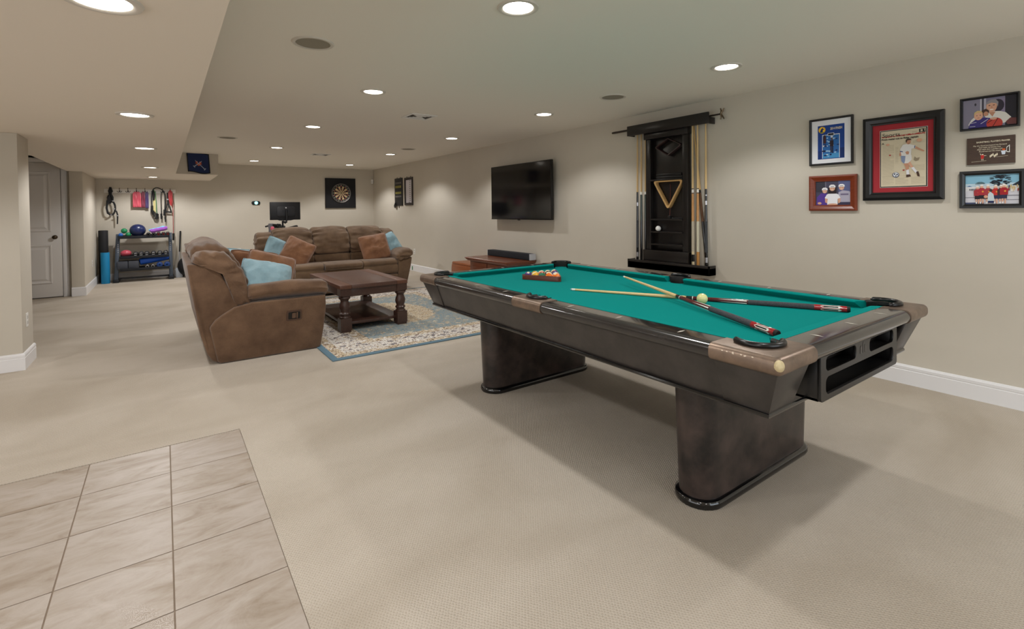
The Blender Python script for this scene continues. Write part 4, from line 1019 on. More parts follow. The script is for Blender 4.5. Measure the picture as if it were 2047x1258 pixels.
def couch(n, name, label, loc, fwd, m_, hidden_handle=False):
    """n seats; local x runs along the couch, local f forward"""
    half = .58 * n / 2
    if fwd == 'X': Pm = lambda u, f, z: (f, u, z)
    else: Pm = lambda u, f, z: (u, -f, z)
    t = thing(name, label, 'sofa' if n == 3 else 'loveseat', loc)
    inn = half + .0
    outw = lambda z: half + .145 + .10 * max(0, min(1, z / .5))
    shell = [(0, .867), (.198, .862), (.362, .50), (.34, .06), (.218, .004), (.170, .03), (.132, .099), (.086, .267), (.058, .45), (.02, .70)]
    # back shell: follows the flare of the sides
    b = MB(); rings = []
    for sg in (-1, 1):
        rings.append([Pm(sg * (outw(z) - .026), f, z) for f, z in shell])
    b.loft(rings); b.build('back_panel', m_, t, bevel=.014, seg=3)
    side = [(.150, .33), (.190, .388), (.247, .432), (.33, .484), (.461, .512), (1.072, .512), (1.08, .40), (1.066, .2), (1.045, .022), (1.02, .004), (.225, .004), (.205, .03)]
    for sg in (-1, 1):
        b = MB(); b.loft([[Pm(sg * outw(z), f, z) for f, z in side], [Pm(sg * (inn + .0), f, z) for f, z in side]])
        sp = b.build('side_panel', m_, t, bevel=.016, seg=3)
        if n == 2 and sg < 0:
            zc = .352; fx = .80; uo = lambda z: -outw(z)
            b = MB(); b.loft([[Pm(uo(z) + d, f, z) for f, z in pts] for d, pts in ((.004, rrect(fx - .064, fx + .064, zc - .046, zc + .046, .012)), (-.006, rrect(fx - .064, fx + .064, zc - .046, zc + .046, .012)), (-.006, rrect(fx - .050, fx + .050, zc - .033, zc + .033, .008)))], caps=False)
            hb = b.build('recliner_lever', mat('bronze_plastic', (78, 56, 44), 0.4), sp)
            b = MB(); z_ = zc
            b.loft([[Pm(uo(z) - .002, f, z) for f, z in rrect(fx - .050, fx + .050, zc - .033, zc + .033, .008)], [Pm(uo(z) + .001, f, z) for f, z in rrect(fx - .049, fx + .049, zc - .032, zc + .032, .008)]])
            b.build('recess', m_black, sp)
            b = MB(); b.loft([[Pm(uo(z) - d, f, z) for f, z in rrect(fx - .018, fx + .012, zc - .024, zc + .024, .006)] for d in (0, .012)]); b.loft([[Pm(uo(z) - d, f, z) for f, z in rrect(fx + .018, fx + .03, zc - .028, zc + .028, .004)] for d in (0, .008)])
            b.build('pull', mat('worn_bronze_plastic', (98, 74, 58), 0.4), sp)
        # puffy arm pad
        cu_ = sg * (half + .115); tl = R(17)
        prof = []
        for k in range(20):
            a = 2 * PI * k / 20; ca, sa = math.cos(a), math.sin(a)
            x = .150 * math.copysign(abs(ca) ** .75, ca); z = .072 * math.copysign(abs(sa) ** .8, sa) + .016 * (1 - (x / .15) ** 2)
            prof.append((cu_ + sg * (x * math.cos(tl) - z * math.sin(tl) * .6), .553 + x * math.sin(tl) + z))
        drop = lambda q, s: (q.x, q.y - .012 * max(0, (s - .82) / .18) ** 2 + .015 * math.sin(s * PI))
        soft(lambda a, z, f: Pm(a, f, z), prof, .43, 1.100, er=.05, h=.33, nt=18, nr=44, amp=.006, gather=.026, gfreq=26, seed=3 + sg + n * 7, sway=drop).build('arm_pad', m_, t, angle=70)
        # wing cushion at the outer end of the back
        wing = [(.345, .50), (.41, .488), (.458, .51), (.447, .62), (.40, .78), (.335, .895), (.25, .95), (.14, .965), (.055, .935), (.035, .885), (.09, .868), (.19, .858), (.27, .70)]
        a0, a1 = sorted((sg * (half + .004), sg * (half + .228)))
        def shear(q, s, sg=sg): return (q.x, q.y)
        soft(lambda f, z, u: Pm(u, f, z), wing, a0, a1, er=.045, h=.16, nt=10, nr=120, amp=.008, gather=.032, gfreq=26, seed=11 + sg * 2 + n).build('wing_cushion', m_, t, angle=70)
    for k in range(n):
        a0 = -half + .58 * k; a1 = a0 + .58; g_ = .004
        up = [(.27, .70), (.335, .60), (.40, .588), (.462, .612), (.452, .70), (.408, .82), (.345, .93), (.27, 1.0), (.17, 1.028), (.075, 1.0), (.03, .94), (.05, .885), (.10, .872), (.18, .862)]
        sag = lambda q, s: (q.x, q.y + (.022 * math.sin(s * PI) - .012) * max(0, (q.y - .85) / .15))
        soft(lambda f, z, u: Pm(u, f, z), up, a0 + g_, a1 - g_, er=.06, h=.17, nt=22, nr=120, amp=.009, gather=.046, gfreq=24, seed=20 + k + n * 3, sway=sag).build('back_cushion', m_, t, angle=70)
        lo = [(.34, .44), (.41, .43), (.455, .47), (.462, .54), (.44, .592), (.38, .596), (.33, .56)]
        soft(lambda f, z, u: Pm(u, f, z), lo, a0 + g_, a1 - g_, er=.04, h=.2, nt=10, nr=30, amp=.004, gather=.008, seed=40 + k + n).build('lumbar_cushion', m_, t, angle=70)
        mid = .03 if (n == 3 and k == 1) else 0
        seat = [(.36, .34), (.70, .335), (1.03 + mid, .395), (1.068 + mid, .415), (1.082 + mid, .45), (1.055 + mid, .485), (.97, .505), (.75, .500), (.50, .475), (.38, .45)]
        soft(lambda f, z, u: Pm(u, f, z), seat, a0 + g_, a1 - g_, er=.03, h=.09, nt=16, nr=48, amp=.004, gather=.006, seed=60 + k + n * 2).build('seat_cushion', m_, t, angle=70)
        f1 = [(.95, .265), (1.035, .262), (1.066, .285), (1.076, .34), (1.068, .395), (1.04, .410), (.95, .405)]
        soft(lambda f, z, u: Pm(u, f, z), f1, a0 + g_, a1 - g_, er=.02, h=.08, nt=8, nr=28, amp=.002, gather=.003, seed=80 + k).build('footrest', m_, t, angle=70)
        f2 = [(.93, .045), (1.01, .043), (1.03, .06), (1.05, .15), (1.06, .235), (1.04, .255), (.95, .255)]
        soft(lambda f, z, u: Pm(u, f, z), f2, a0 + g_, a1 - g_, er=.02, h=.08, nt=8, nr=28, amp=.002, gather=.003, seed=90 + k).build('lower_front_panel', m_, t, angle=70)
    b = MB(); v = [Pm(u, f, z) for z in (.02, .40) for f in (.25, .94) for u in (-half - .02, half + .02)]
    b.add(v, [(0, 2, 3, 1), (4, 5, 7, 6), (0, 1, 5, 4), (2, 6, 7, 3), (0, 4, 6, 2), (1, 3, 7, 5)])
    b.build('base_frame', m_piping, t)
    return t
couch(2, 'reclining_loveseat', 'brown microsuede reclining loveseat seen from its side, lever in its near arm', (.144, 5.535, 0), 'X', m_suede)
couch(3, 'reclining_sofa', 'long brown microsuede three-seat sofa facing the camera behind the coffee table', (2.25, 8.69, 0), 'Y', m_suede2)

m_blue = mat('light_blue_cotton', (152, 182, 192), 0.8, var=(9, (130, 162, 174), 0.5), bump=(22, 0.6), sheen=0.2, spec=0.2)
m_rust = mat('rust_brown_velvet', (148, 106, 76), 0.8, var=(7, (116, 78, 54), 0.5), bump=(18, 0.6), sheen=0.35, spec=0.2)
def pillow(label, w, h, th, cen, right, up, m_, seed, grp):
    r_ = Vector(right).normalized(); u_ = Vector(up); u_ = (u_ - r_ * u_.dot(r_)).normalized(); n_ = r_.cross(u_)
    N = 22; b = MB(); F = []
    def pt(i, j, s):
        x, y = 2 * i / N - 1, 2 * j / N - 1
        px = x * (1 - .045 * (1 - y * y) - .07 * (x * y) ** 4); py = y * (1 - .045 * (1 - x * x) - .07 * (x * y) ** 4)
        k = max(0, (1 - x ** 4) * (1 - y ** 4)) ** .5
        k2 = (1 - abs(x) ** 2.2) * (1 - abs(y) ** 2.2)
        d = (.42 * k + .58 * max(0, k2) ** .55) * th / 2
        q = Vector((x * 2.2 + seed, y * 2.2, seed * 1.7 + s))
        wr = noise.noise(q) * .020 + noise.noise(Vector((x * 7 + seed, y * 2.5 - x * 2, s * 3))) * .014 + noise.noise(Vector((x * 3 - y * 6, y * 5 + seed, s * 2))) * .009
        ed = 1 - max(abs(x), abs(y)) ** 6
        warp = noise.noise(Vector((x * 1.3, y * 1.3, seed * 3))) * .018
        return r_ * (px * w / 2) + u_ * (py * h / 2) + n_ * (s * (d + wr * ed) + warp)
    v = [pt(i, j, 1) for j in range(N + 1) for i in range(N + 1)]; K = N + 1
    idx = {}
    for j in range(K):
        for i in range(K):
            if i in (0, N) or j in (0, N): idx[(i, j)] = j * K + i
            else: idx[(i, j)] = len(v); v.append(pt(i, j, -1))
    f = [(j * K + i, j * K + i + 1, (j + 1) * K + i + 1, (j + 1) * K + i) for j in range(N) for i in range(N)]
    f += [(idx[(i, j)], idx[(i, j + 1)], idx[(i + 1, j + 1)], idx[(i + 1, j)]) for j in range(N) for i in range(N)]
    b.add([tuple(p) for p in v], f)
    o = b.build('throw_pillow', m_, angle=180); o.location = cen
    tag(o, label, 'pillow', grp)
    path = [pt(i, 0, 1) for i in range(N)] + [pt(N, j, 1) for j in range(N)] + [pt(N - i, N, 1) for i in range(N)] + [pt(0, N - j, 1) for j in range(N)]
    MB().tube([tuple(p) for p in path], .0045, 6, closed=True).build('piping', m_, o)
    return o
gl, gs = 'throw pillows on the loveseat', 'throw pillows on the sofa'
pillow('light blue pillow at the near end of the loveseat, beside its near arm', .46, .42, .21, (.775, 5.10, .645), (.93, .02, -.25), (.12, .62, .80), m_blue, 1, gl)
pillow('rust-brown pillow right behind the nearest light blue pillow on the loveseat', .47, .46, .16, (.845, 5.34, .665), (.95, .05, -.30), (.22, .38, .90), m_rust, 2, gl)
pillow('rust-brown pillow at the far end of the loveseat', .46, .44, .16, (.75, 5.80, .675), (.94, -.1, -.15), (.10, -.30, .92), m_rust, 3, gl)
pillow('light blue pillow at the far end of the loveseat, mostly hidden behind a brown one', .44, .42, .15, (.665, 6.00, .695), (.90, -.2, -.12), (.05, -.25, .95), m_blue, 4, gl)
pillow('light blue pillow leaning on the far-left arm of the long sofa', .42, .42, .15, (1.39, 8.06, .672), (.86, .22, -.42), (.40, .26, .87), m_blue, 5, gs)
pillow('rust-brown pillow in front of the light blue pillow at the left of the long sofa', .44, .44, .19, (1.645, 7.96, .668), (.80, -.30, -.42), (.46, .30, .84), m_rust, 6, gs)
pillow('rust-brown pillow upright at the right end of the long sofa', .50, .46, .17, (2.86, 7.97, .680), (.98, .06, .13), (-.08, .36, .93), m_rust, 7, gs)
pillow('light blue pillow between the rust-brown one and the right arm of the sofa', .40, .42, .14, (3.135, 8.05, .690), (.80, .12, .36), (-.32, .34, .88), m_blue, 8, gs)

# ------------------------------------------------------------------ rug and coffee table
RX0, RX1, RY0, RY1 = 1.153, 3.59, 4.287, 7.50
nb = NB('persian_rug')
hx, hy = (RX1 - RX0) / 2, (RY1 - RY0) / 2
sx = nb.n('ShaderNodeSeparateXYZ'); nb.link(nb.tc.outputs['Object'], sx.inputs[0])
X_, Y_ = sx.outputs[0], sx.outputs[1]
dx = nb.math('SUBTRACT', hx, nb.math('ABSOLUTE', X_)); dy = nb.math('SUBTRACT', hy, nb.math('ABSOLUTE', Y_))
d = nb.math('MINIMUM', dx, dy)
ob = nb.tc.outputs['Object']
blue, cream, tan, white, dark, rust = (128, 144, 150), (206, 194, 172), (180, 160, 130), (216, 211, 204), (70, 58, 56), (128, 94, 82)
dn = nb.n('ShaderNodeTexNoise'); dn.inputs['Scale'].default_value = 22; dn.inputs['Detail'].default_value = 2; nb.link(nb.tc.outputs['Object'], dn.inputs['Vector'])
dv_ = nb.n('ShaderNodeVectorMath', operation='SCALE'); nb.link(dn.outputs['Color'], dv_.inputs[0]); dv_.inputs['Scale'].default_value = .09
dw = nb.n('ShaderNodeVectorMath', operation='ADD'); nb.link(nb.tc.outputs['Object'], dw.inputs[0]); nb.link(dv_.outputs[0], dw.inputs[1])
flo = nb.voro(nb.mapping((1, 1, 1), dw.outputs[0]), 11.0)
flo2 = nb.voro(nb.mapping((1, 1, 1), dw.outputs[0], loc=(.37, .21, 0)), 28.0)
nz = nb.noise(ob, 34, 3, .65, 1.2); nz2 = nb.noise(ob, 75, 2, .65, .6); spk = nb.noise(nb.mapping((1, 1, 1), loc=(7, 2, 0)), 60, 3, .7, 1.0); nz3 = nb.noise(nb.mapping((1, 1, 1), loc=(3, 5, 1)), 13, 3, .6, 1.5)
def thr(v, a, b_): return nb.math('MULTIPLY', nb.math('SUBTRACT', v, a), 1.0 / (b_ - a), clamp=True)
# field
scroll = thr(nb.math('ABSOLUTE', nb.math('SUBTRACT', nz3, .5)), .035, .015)
f0 = nb.mix(nb.math('MULTIPLY', thr(flo, .33, .25), thr(nz, .42, .5)), blue, cream)
f0 = nb.mix(nb.math('MULTIPLY', scroll, .75), f0, tan)
f0 = nb.mix(nb.math('MULTIPLY', thr(flo2, .24, .18), thr(nz2, .48, .54)), f0, dark)
f0 = nb.mix(nb.math('MULTIPLY', thr(flo, .16, .10), .8), f0, rust); f0 = nb.mix(nb.math('MULTIPLY', thr(spk, .62, .66), thr(nz, .48, .55)), f0, dark)
# medallion
el_ = nb.math('SQRT', nb.math('ADD', nb.math('POWER', nb.math('DIVIDE', X_, .42), 2.0), nb.math('POWER', nb.math('DIVIDE', Y_, .68), 2.0)))
el2 = nb.math('ADD', el_, nb.math('MULTIPLY', nb.math('SUBTRACT', nz3, .5), .35))
f1 = nb.mix(thr(nz, .47, .53), cream, tan); f1 = nb.mix(thr(flo2, .26, .2), f1, dark); f1 = nb.mix(thr(nz2, .60, .64), f1, blue); f1 = nb.mix(thr(spk, .58, .62), f1, rust)
f0 = nb.mix(thr(el2, 1.0, .97), f0, f1)
# corners of field
# border bands
b0 = nb.mix(thr(nz, .44, .54), tan, cream); b0 = nb.mix(thr(flo2, .36, .26), b0, (104, 86, 72)); b0 = nb.mix(thr(spk, .56, .61), b0, (92, 76, 66)); b0 = nb.mix(thr(nz3, .56, .6), b0, white); b0 = nb.mix(thr(nz2, .60, .63), b0, rust)
b1 = nb.mix(thr(nz, .56, .60), white, tan); b1 = nb.mix(nb.math('MULTIPLY', thr(flo, .36, .26), thr(nz2, .40, .47)), b1, (104, 98, 104)); b1 = nb.mix(thr(flo2, .26, .18), b1, rust); b1 = nb.mix(thr(spk, .55, .59), b1, dark)
c = nb.mix(thr(d, .50, .495), f0, b0)
c = nb.mix(nb.math('MULTIPLY', thr(d, .385, .38), thr(d, .145, .15)), c, b1)
c = nb.mix(thr(d, .058, .055), c, (98, 122, 136))
nb.color(c); nb.b.inputs['Roughness'].default_value = .95; nb.b.inputs['Specular IOR Level'].default_value = .1
nb.bump(nb.noise(ob, 260, 2), .3, .004)
rug = MB().box(-hx, hx, -hy, hy, .0005, .010).build('area_rug', nb.m, bevel=.003); rug.location = ((RX0 + RX1) / 2, (RY0 + RY1) / 2, 0)
tag(rug, 'oriental rug with slate blue edge and cream floral border under the coffee table', 'rug')

m_wal = mat('dark_walnut_wood', (78, 52, 42), 0.36, var=(10, (44, 29, 24), 0.75), stretch=(9, 1.2, 9), coat=0.15)
m_wal2 = mat('dark_walnut_top', (96, 66, 54), 0.40, var=(8, (60, 39, 32), 0.75), stretch=(10, 1.2, 9), coat=0.05)
m_wal3 = mat('dark_walnut_border', (104, 66, 48), 0.42, var=(8, (76, 48, 36), 0.6), stretch=(10, 1.2, 9), coat=0.05)
ct = thing('coffee_table', 'dark walnut coffee table with turned baluster legs and low shelf on the rug', 'coffee table', (1.855, 5.825, .010))
hw, hl = .375, .64
tp = MB().box(-hw + .125, hw - .125, -hl, hl, .458, .498).build('tabletop', m_wal2, ct, bevel=.003)
for sg in (-1, 1):
    a, b2 = sorted((sg * hw, sg * (hw - .1235))); plabel(MB().box(a, b2, -hl, hl, .458, .498).build('border_board', m_wal3, tp, bevel=.003), 'lighter reddish border plank')
ap = MB(); i_, t_ = .014, .022
ap.box(-hw + i_, hw - i_, -hl + i_, -hl + i_ + t_, .375, .458).box(-hw + i_, hw - i_, hl - i_ - t_, hl - i_, .375, .458).box(-hw + i_, -hw + i_ + t_, -hl + i_, hl - i_, .375, .458).box(hw - i_ - t_, hw - i_, -hl + i_, hl - i_, .375, .458)
ap.build('apron', m_wal, ct, bevel=.002)
MB().box(-hw + .05, hw - .05, -hl + .06, hl - .06, .066, .098).build('lower_shelf', m_wal, ct, bevel=.003)
def leg_mesh():
    b = MB(); s = .058
    b.box(-s, s, -s, s, .022, .148).box(-s, s, -s, s, .385, .458).box(-s + .006, s - .006, -s + .006, s - .006, 0, .022)
    b.lathe([(.056, .146), (.057, .156), (.052, .162), (.045, .168), (.045, .178), (.054, .184), (.057, .194), (.052, .203), (.044, .210), (.044, .220), (.052, .240), (.057, .264), (.053, .290), (.044, .312), (.041, .328), (.047, .344), (.058, .352), (.061, .362), (.058, .372), (.050, .378), (.050, .390)], 24)
    return b
lm = None
for sx_ in (-1, 1):
    for sy_ in (-1, 1):
        if lm is None: lm = leg_mesh().build('leg', m_wal, ct, bevel=0, angle=30); o = lm
        else: o = lm.copy(); COL.objects.link(o)
        o.location = (sx_ * (hw - .064), sy_ * (hl - .064), 0)

# ------------------------------------------------------------------ back wall: darts, thermostat, small plates
db = thing('dartboard', 'dartboard on a square black backing panel on the back wall', 'dartboard', (3.505, BY - .001, 1.725))
MB().box(-.357, .357, -.045, 0, -.358, .358).build('backing_panel', mat('black_foam', (17, 17, 22), 0.8), db, bevel=.004)
b = MB(); b.lathe([(.0001, .03), (.222, .03), (.2255, .026), (.2255, 0)], 60, M=Matrix.Translation((0, -.045, 0)) @ Matrix.Rotation(R(90), 4, 'X'))
dbo = b.build('board', mat('dartboard_black', (20, 18, 18), 0.8), db)
dm_ = [mat('sisal_black', (26, 22, 22), .85), mat('sisal_cream', (206, 178, 138), .85), mat('sisal_red', (150, 44, 40), .85), mat('sisal_green', (36, 96, 62), .85)]
b = MB(); yy = -.0758
for k in range(20):
    a0, a1 = R(18 * k - 9), R(18 * k + 9)
    for r0, r1, m_i in ((.016, .097, k % 2), (.097, .107, 2 + k % 2), (.107, .160, k % 2), (.160, .171, 2 + k % 2)):
        b.add([(r * math.sin(a), yy, r * math.cos(a)) for r, a in ((r0, a0), (r1, a0), (r1, (a0 + a1) / 2), (r1, a1), (r0, a1))], [(0, 1, 2, 3, 4)], m_i)
b.add([(.016 * math.cos(R(18 * k)), yy - .0002, .016 * math.sin(R(18 * k))) for k in range(20)], [tuple(range(20))], 3)
b.add([(.0075 * math.cos(R(18 * k)), yy - .0004, .0075 * math.sin(R(18 * k))) for k in range(20)], [tuple(range(20))], 2)
b.build('scoring_segments', dm_, dbo, smooth=False)
b = MB(); b.tube([(.2, -.078, 0)] and [(.205 * math.cos(R(6 * k)), -.0775, .205 * math.sin(R(6 * k))) for k in range(60)], .0015, 5, closed=True)
b.tube([(.224 * math.cos(R(6 * k)), -.074, .224 * math.sin(R(6 * k))) for k in range(60)], .0025, 5, closed=True)
for rr_ in (.107, .171): b.tube([(rr_ * math.cos(R(6 * k)), -.0765, rr_ * math.sin(R(6 * k))) for k in range(60)], .001, 4, closed=True)
b.build('wire_ring', mat('pale_wire', (190, 184, 176), 0.35, 0.7), dbo)
for k, nmb in enumerate((20, 1, 18, 4, 13, 6, 10, 15, 2, 17, 3, 19, 7, 16, 8, 11, 14, 9, 12, 5)):
    a = R(18 * k)
    Mx = Matrix.Translation((.190 * math.sin(a), -.0768, .190 * math.cos(a))) @ Matrix.Rotation(R(90), 4, 'X') @ Matrix.Rotation(-a, 4, 'Z') @ Matrix.Translation((0, -.010, 0))
    text_mesh('number', str(nmb), .029, mat('number_cream', (214, 206, 196), .5), dbo, Mx, .0006, 'CENTER')
th = thing('thermostat', 'small black oval thermostat with glowing pale blue dial on the back wall', 'thermostat', (1.668, BY, 1.492))
MB().prism(rrect(-.085, .085, -.042, .042, .036), -.022, 0, lambda u, v, t: (u, t, v)).build('housing', mat('thermostat_black', (16, 30, 32), 0.25), th, bevel=.004)
MB().prism(circ(.004, 0, .036, n=28), -.0235, -.021, lambda u, v, t: (u, t, v)).build('display', emit('display_cyan', (168, 226, 230), 1.1), th)
MB().prism(circ(.004, 0, .014, n=20), -.0242, -.0225, lambda u, v, t: (u, t, v)).build('dial_mark', emit('display_white', (226, 246, 246), 1.3), th)
ms = thing('motion_sensor', 'tiny white motion sensor high in the far corner beside the dartboard', 'sensor', (4.292, 12.07, 2.022), rz=R(-40))
MB().prism(rrect(-.028, .028, -.055, .055, .018), -.03, .012, lambda u, v, t: (u, t, v)).build('housing', m_white, ms, bevel=.005)
MB().prism(rrect(-.02, .02, -.035, .01, .01), -.034, -.029, lambda u, v, t: (u, t, v)).build('lens', mat('frosted_lens', (206, 206, 204), .5), ms)
def outlet(label, loc, rz, switch=False, nm='wall_outlet'):
    t = thing(nm, label, 'outlet' if not switch else 'switch', loc, rz=rz, group='white wall plates')
    MB().prism(rrect(-.036, .036, -.058, .058, .005), -.006, 0, lambda u, v, t_: (u, t_, v)).build('plate', m_white, t, bevel=.002)
    for z in (-.022, .022): MB().prism(rrect(-.016, .016, z - .014, z + .014, .008), -.008, -.005, lambda u, v, t_: (u, t_, v)).build('socket', mat('socket_grey', (186, 184, 180), .5), t)
    return t
outlet('white wall outlet just past the right arm of the long sofa', (WX, 9.66, .416), R(-90))
outlet('white wall outlet low on the back wall to the left of the long sofa', (1.324, BY, .449), 0)
outlet('white wall outlet on the side wall next to the rolled exercise mats', (-1.03, 11.19, .426), R(90))
outlet('white wall outlet on the end of the pier at the left edge', (-.97, 5.81, .390), R(90))
gt = MB().box(WX - .022, WX - .0155, 9.735, 9.765, .02, .098).build('green_tag', mat('green_plastic', (34, 120, 76), .5)); tag(gt, 'small green strip against the baseboard beside the sofa arm', 'tag')
# dart caddy and scoreboard on the right wall
dc = thing('dart_holder', 'narrow black dart holder board with yellow lettering, left of the scoreboard', 'dart holder', (WX, 10.45, 1.705))
MB().box(-.02, 0, -.213, .213, -.308, .308).build('board', mat('black_board', (18, 17, 18), .5), dc, bevel=.003)
b = MB()
for v, mi_, hh in ((.20, 0, .022), (.115, 1, .026), (-.02, 1, .024), (-.10, 0, .018)):
    for k in range(4):
        u = -.13 + k * .085
        b.add([PW(u - .032, v - hh, .0205), PW(u + .032, v - hh, .0205), PW(u + .032, v + hh, .0205), PW(u - .032, v + hh, .0205)], [(0, 1, 2, 3)], mi_)
b.build('lettering_blocks', [mat('grey_ink', (104, 100, 98), .6), mat('olive_yellow_ink', (150, 142, 60), .6)], dc, smooth=False)
b = MB()
for u, v in ((-.15, -.24), (-.17, -.26), (-.13, -.27)):
    b.cyl(PW(u, v, .02), PW(u - .03, v - .05, .045), .004, .003, 8); b.add([PW(u - .07, v - .05, .034), PW(u - .02, v, .038), PW(u + .03, v - .06, .038), PW(u - .03, v - .10, .038)], [(0, 1, 2, 3)])
b.build('dart_flight', m_black, dc)
MB().tube([PW(0, -.30, .006), PW(.01, -.36, .01)], .008, 8).build('cord', mat('grey_cord', (120, 112, 104), .8), dc)
for u in (-.09, .09): MB().cyl(PW(u, .305, .004), PW(u, .33, .004), .006).build('hanger', m_blackm, dc)
sb = thing('scoreboard', 'narrow framed white dart scoreboard sheet on the right wall', 'scoreboard', (WX, 9.90, 1.70))
frame(sb, .42, .60, .055, .024, mat('dark_brown_frame', (44, 34, 32), .4), [(0, 0), (0, .022), (.02, .026), (.05, .018), (.055, .004)])
sh_ = slab(sb, 'sheet', .33, .51, .002, .006, mat('white_sheet', (214, 210, 218), .6))
b = MB()
for k in range(11):
    v = .225 - k * .042
    b.add([PW(.06 - .018, v - .009, .0064), PW(.06 + .018, v - .009, .0064), PW(.06 + .018, v + .009, .0064), PW(.06 - .018, v + .009, .0064)], [(0, 1, 2, 3)])
b.add([PW(p[0] * .35 + .02, p[1] * .35 - .235, .0064) for p in circ(0, 0, .04)], [tuple(range(16))])
b.build('printed_marks', rgbm((66, 62, 72)), sh_)
for u in (-.10, .10): MB().cyl(PW(u, .298, .004), PW(u, .322, .004), .006).build('hanger', m_blackm, sb)

# flag on the soffit jog
fl = thing('wall_flag', 'dark blue flag with orange letter over crossed sabers hung from the soffit', 'flag', (.505, 10.124, 2.16))
def fpos(u, v, off=0):
    x = -.165 + .33 * u + .018 * (1 - v) ; z = -.172 + .345 * v + .012 * math.sin(u * 5.5 + 1) * (1 - v) * 1.2 + .010 * math.sin(u * 4) * v - .012 * u
    y = -.012 - .010 * math.sin(u * 7 + v * 2) - off
    return (x, y, z)
b = MB(); b.sheet(24, 20, lambda u, v: fpos(u, v)); b.sheet(24, 20, lambda u, v: fpos(u, v, -.004))
b.build('cloth', mat('navy_flag_cloth', (20, 38, 84), .8), fl, angle=180)
b = MB()
for u0, u1, v0, v1 in ((0, 1, 0, .045), (0, 1, .955, 1), (0, .045, 0, 1), (.955, 1, 0, 1)): b.sheet(16, 16, lambda u, v: fpos(u0 + (u1 - u0) * u, v0 + (v1 - v0) * v, .0012))
b.build('hem', mat('black_hem', (14, 14, 18), .8), fl, angle=180)
b = MB()
def fpoly(pts, off, m): b.add([fpos(p[0], p[1], off) for p in pts], [tuple(range(len(pts)))], m)
fpoly([(.36, .56), (.46, .58), (.50, .46), (.55, .58), (.64, .56), (.56, .38), (.46, .36)], .003, 0)
fpoly([(.34, .47), (.46, .50), (.44, .42)], .0035, 0); fpoly([(.56, .50), (.66, .47), (.58, .42)], .0035, 0)
fpoly([(.28, .30), (.31, .27), (.66, .60), (.65, .62)], .004, 1); fpoly([(.74, .22), (.77, .25), (.36, .62), (.35, .60)], .004, 1)
fpoly([(.26, .34), (.34, .26), (.31, .23), (.24, .31)], .0045, 1); fpoly([(.72, .20), (.80, .28), (.82, .25), (.75, .17)], .0045, 1)
b.build('emblem', [mat('orange_emblem', (200, 92, 48), .7), mat('silver_emblem', (150, 160, 180), .6)], fl, smooth=False)

# ------------------------------------------------------------------ exercise corner
m_gun = mat('gunmetal_frame', (74, 84, 98), 0.4, 0.4)
m_gun2 = mat('dark_shelf_metal', (34, 37, 44), 0.45, 0.3)
wr = thing('dumbbell_rack', 'three-tier dark metal dumbbell rack against the back wall', 'rack', (-.305, 11.86, 0))
for sg in (-1, 1):
    u = MB(); x = sg * .405
    path = [(-.20, .03), (-.125, .045), (-.10, .10), (.06, .88)]
    b = MB(); prf = [(-.165, .05), (-.095, .05), (.085, .90), (.02, .90)]
    b.prism(prf, -.030, .030, lambda a, z, t, x=x, sg=sg: (x + t + (sg * .035 * (.9 - z) if sg < 0 else 0), a, z)); up = b.build('upright', m_gun, wr, bevel=.005)
    MB().box(x - .045 - .03 * (sg < 0), x + .045 - .03 * (sg < 0), -.21, .17, 0, .058).build('foot', m_gun2, wr, bevel=.012)
    b = MB()
    for k in range(5):
        z = .70 - k * .035; y = -.165 + .185 * (z - .05) / .85
        b.lathe([(.0001, 0), (.008, 0), (.008, .004)], 10, M=Matrix.Translation((x, y - .001, z)) @ Matrix.Rotation(R(90), 4, 'X'))
    b.build('adjustment_hole', mat('pale_steel', (196, 200, 206), .3, .6), up)
MB().box(-.38, .38, -.12, -.085, .055, .085).build('cross_bar', m_gun2, wr, bevel=.004)
for z, y in ((.835, -.005), (.462, -.07), (.232, -.10)):
    b = MB(); b.box(-.378, .378, y - .12, y + .13, z, z + .012).box(-.378, .378, y - .125, y - .115, z - .022, z + .03).box(-.378, .378, y + .125, y + .135, z - .01, z + .04)
    b.build('shelf', m_gun2, wr, bevel=.002)
WXO, WYO = -.305, 11.86
def sphere_thing(nm, label, cat, loc, r, m_, sc3=(1, 1, 1), grp=None):
    o = MB().sphere((0, 0, 0), r, 28, 18, sc3=sc3).build(nm, m_); o.location = loc
    return tag(o, label, cat, grp)
T1, T2, T3 = .847, .474, .244
m_gb = mat('green_vinyl', (30, 132, 84), 0.3); m_bb = mat('blue_vinyl', (32, 96, 178), 0.3); m_nav = mat('navy_rubber', (26, 38, 84), 0.32); m_rb = mat('coral_red_vinyl', (196, 78, 96), 0.3)
sphere_thing('toning_ball', 'upper green weighted ball resting on two smaller balls on the top rack shelf', 'ball', (-.612, 11.80, T1 + .047 + .068), .049, m_gb, grp='small weighted balls')
sphere_thing('toning_ball', 'lower green weighted ball beside the big navy ball on the rack', 'ball', (-.552, 11.775, T1 + .043), .043, m_gb, grp='small weighted balls')
sphere_thing('toning_ball', 'little blue weighted ball at the left end of the top rack shelf', 'ball', (-.664, 11.775, T1 + .038), .038, m_bb, grp='small weighted balls')
sphere_thing('exercise_ball', 'big navy blue ball on top of the dumbbell rack', 'ball', (-.41, 11.84, T1 + .118), .128, m_nav, sc3=(1, .95, .92))
sphere_thing('exercise_ball', 'coral red soft ball on the middle shelf of the dumbbell rack', 'ball', (-.593, 11.80, T2 + .062), .085, m_rb, sc3=(1, .95, .75))
def roll_path(p0, p1, n=10): return [tuple(Vector(p0).lerp(Vector(p1), k / (n - 1))) for k in range(n)]
t = thing('rolled_towel', 'purple rolled towel lying over black dumbbells on the top rack shelf', 'towel', (0, 0, 0))
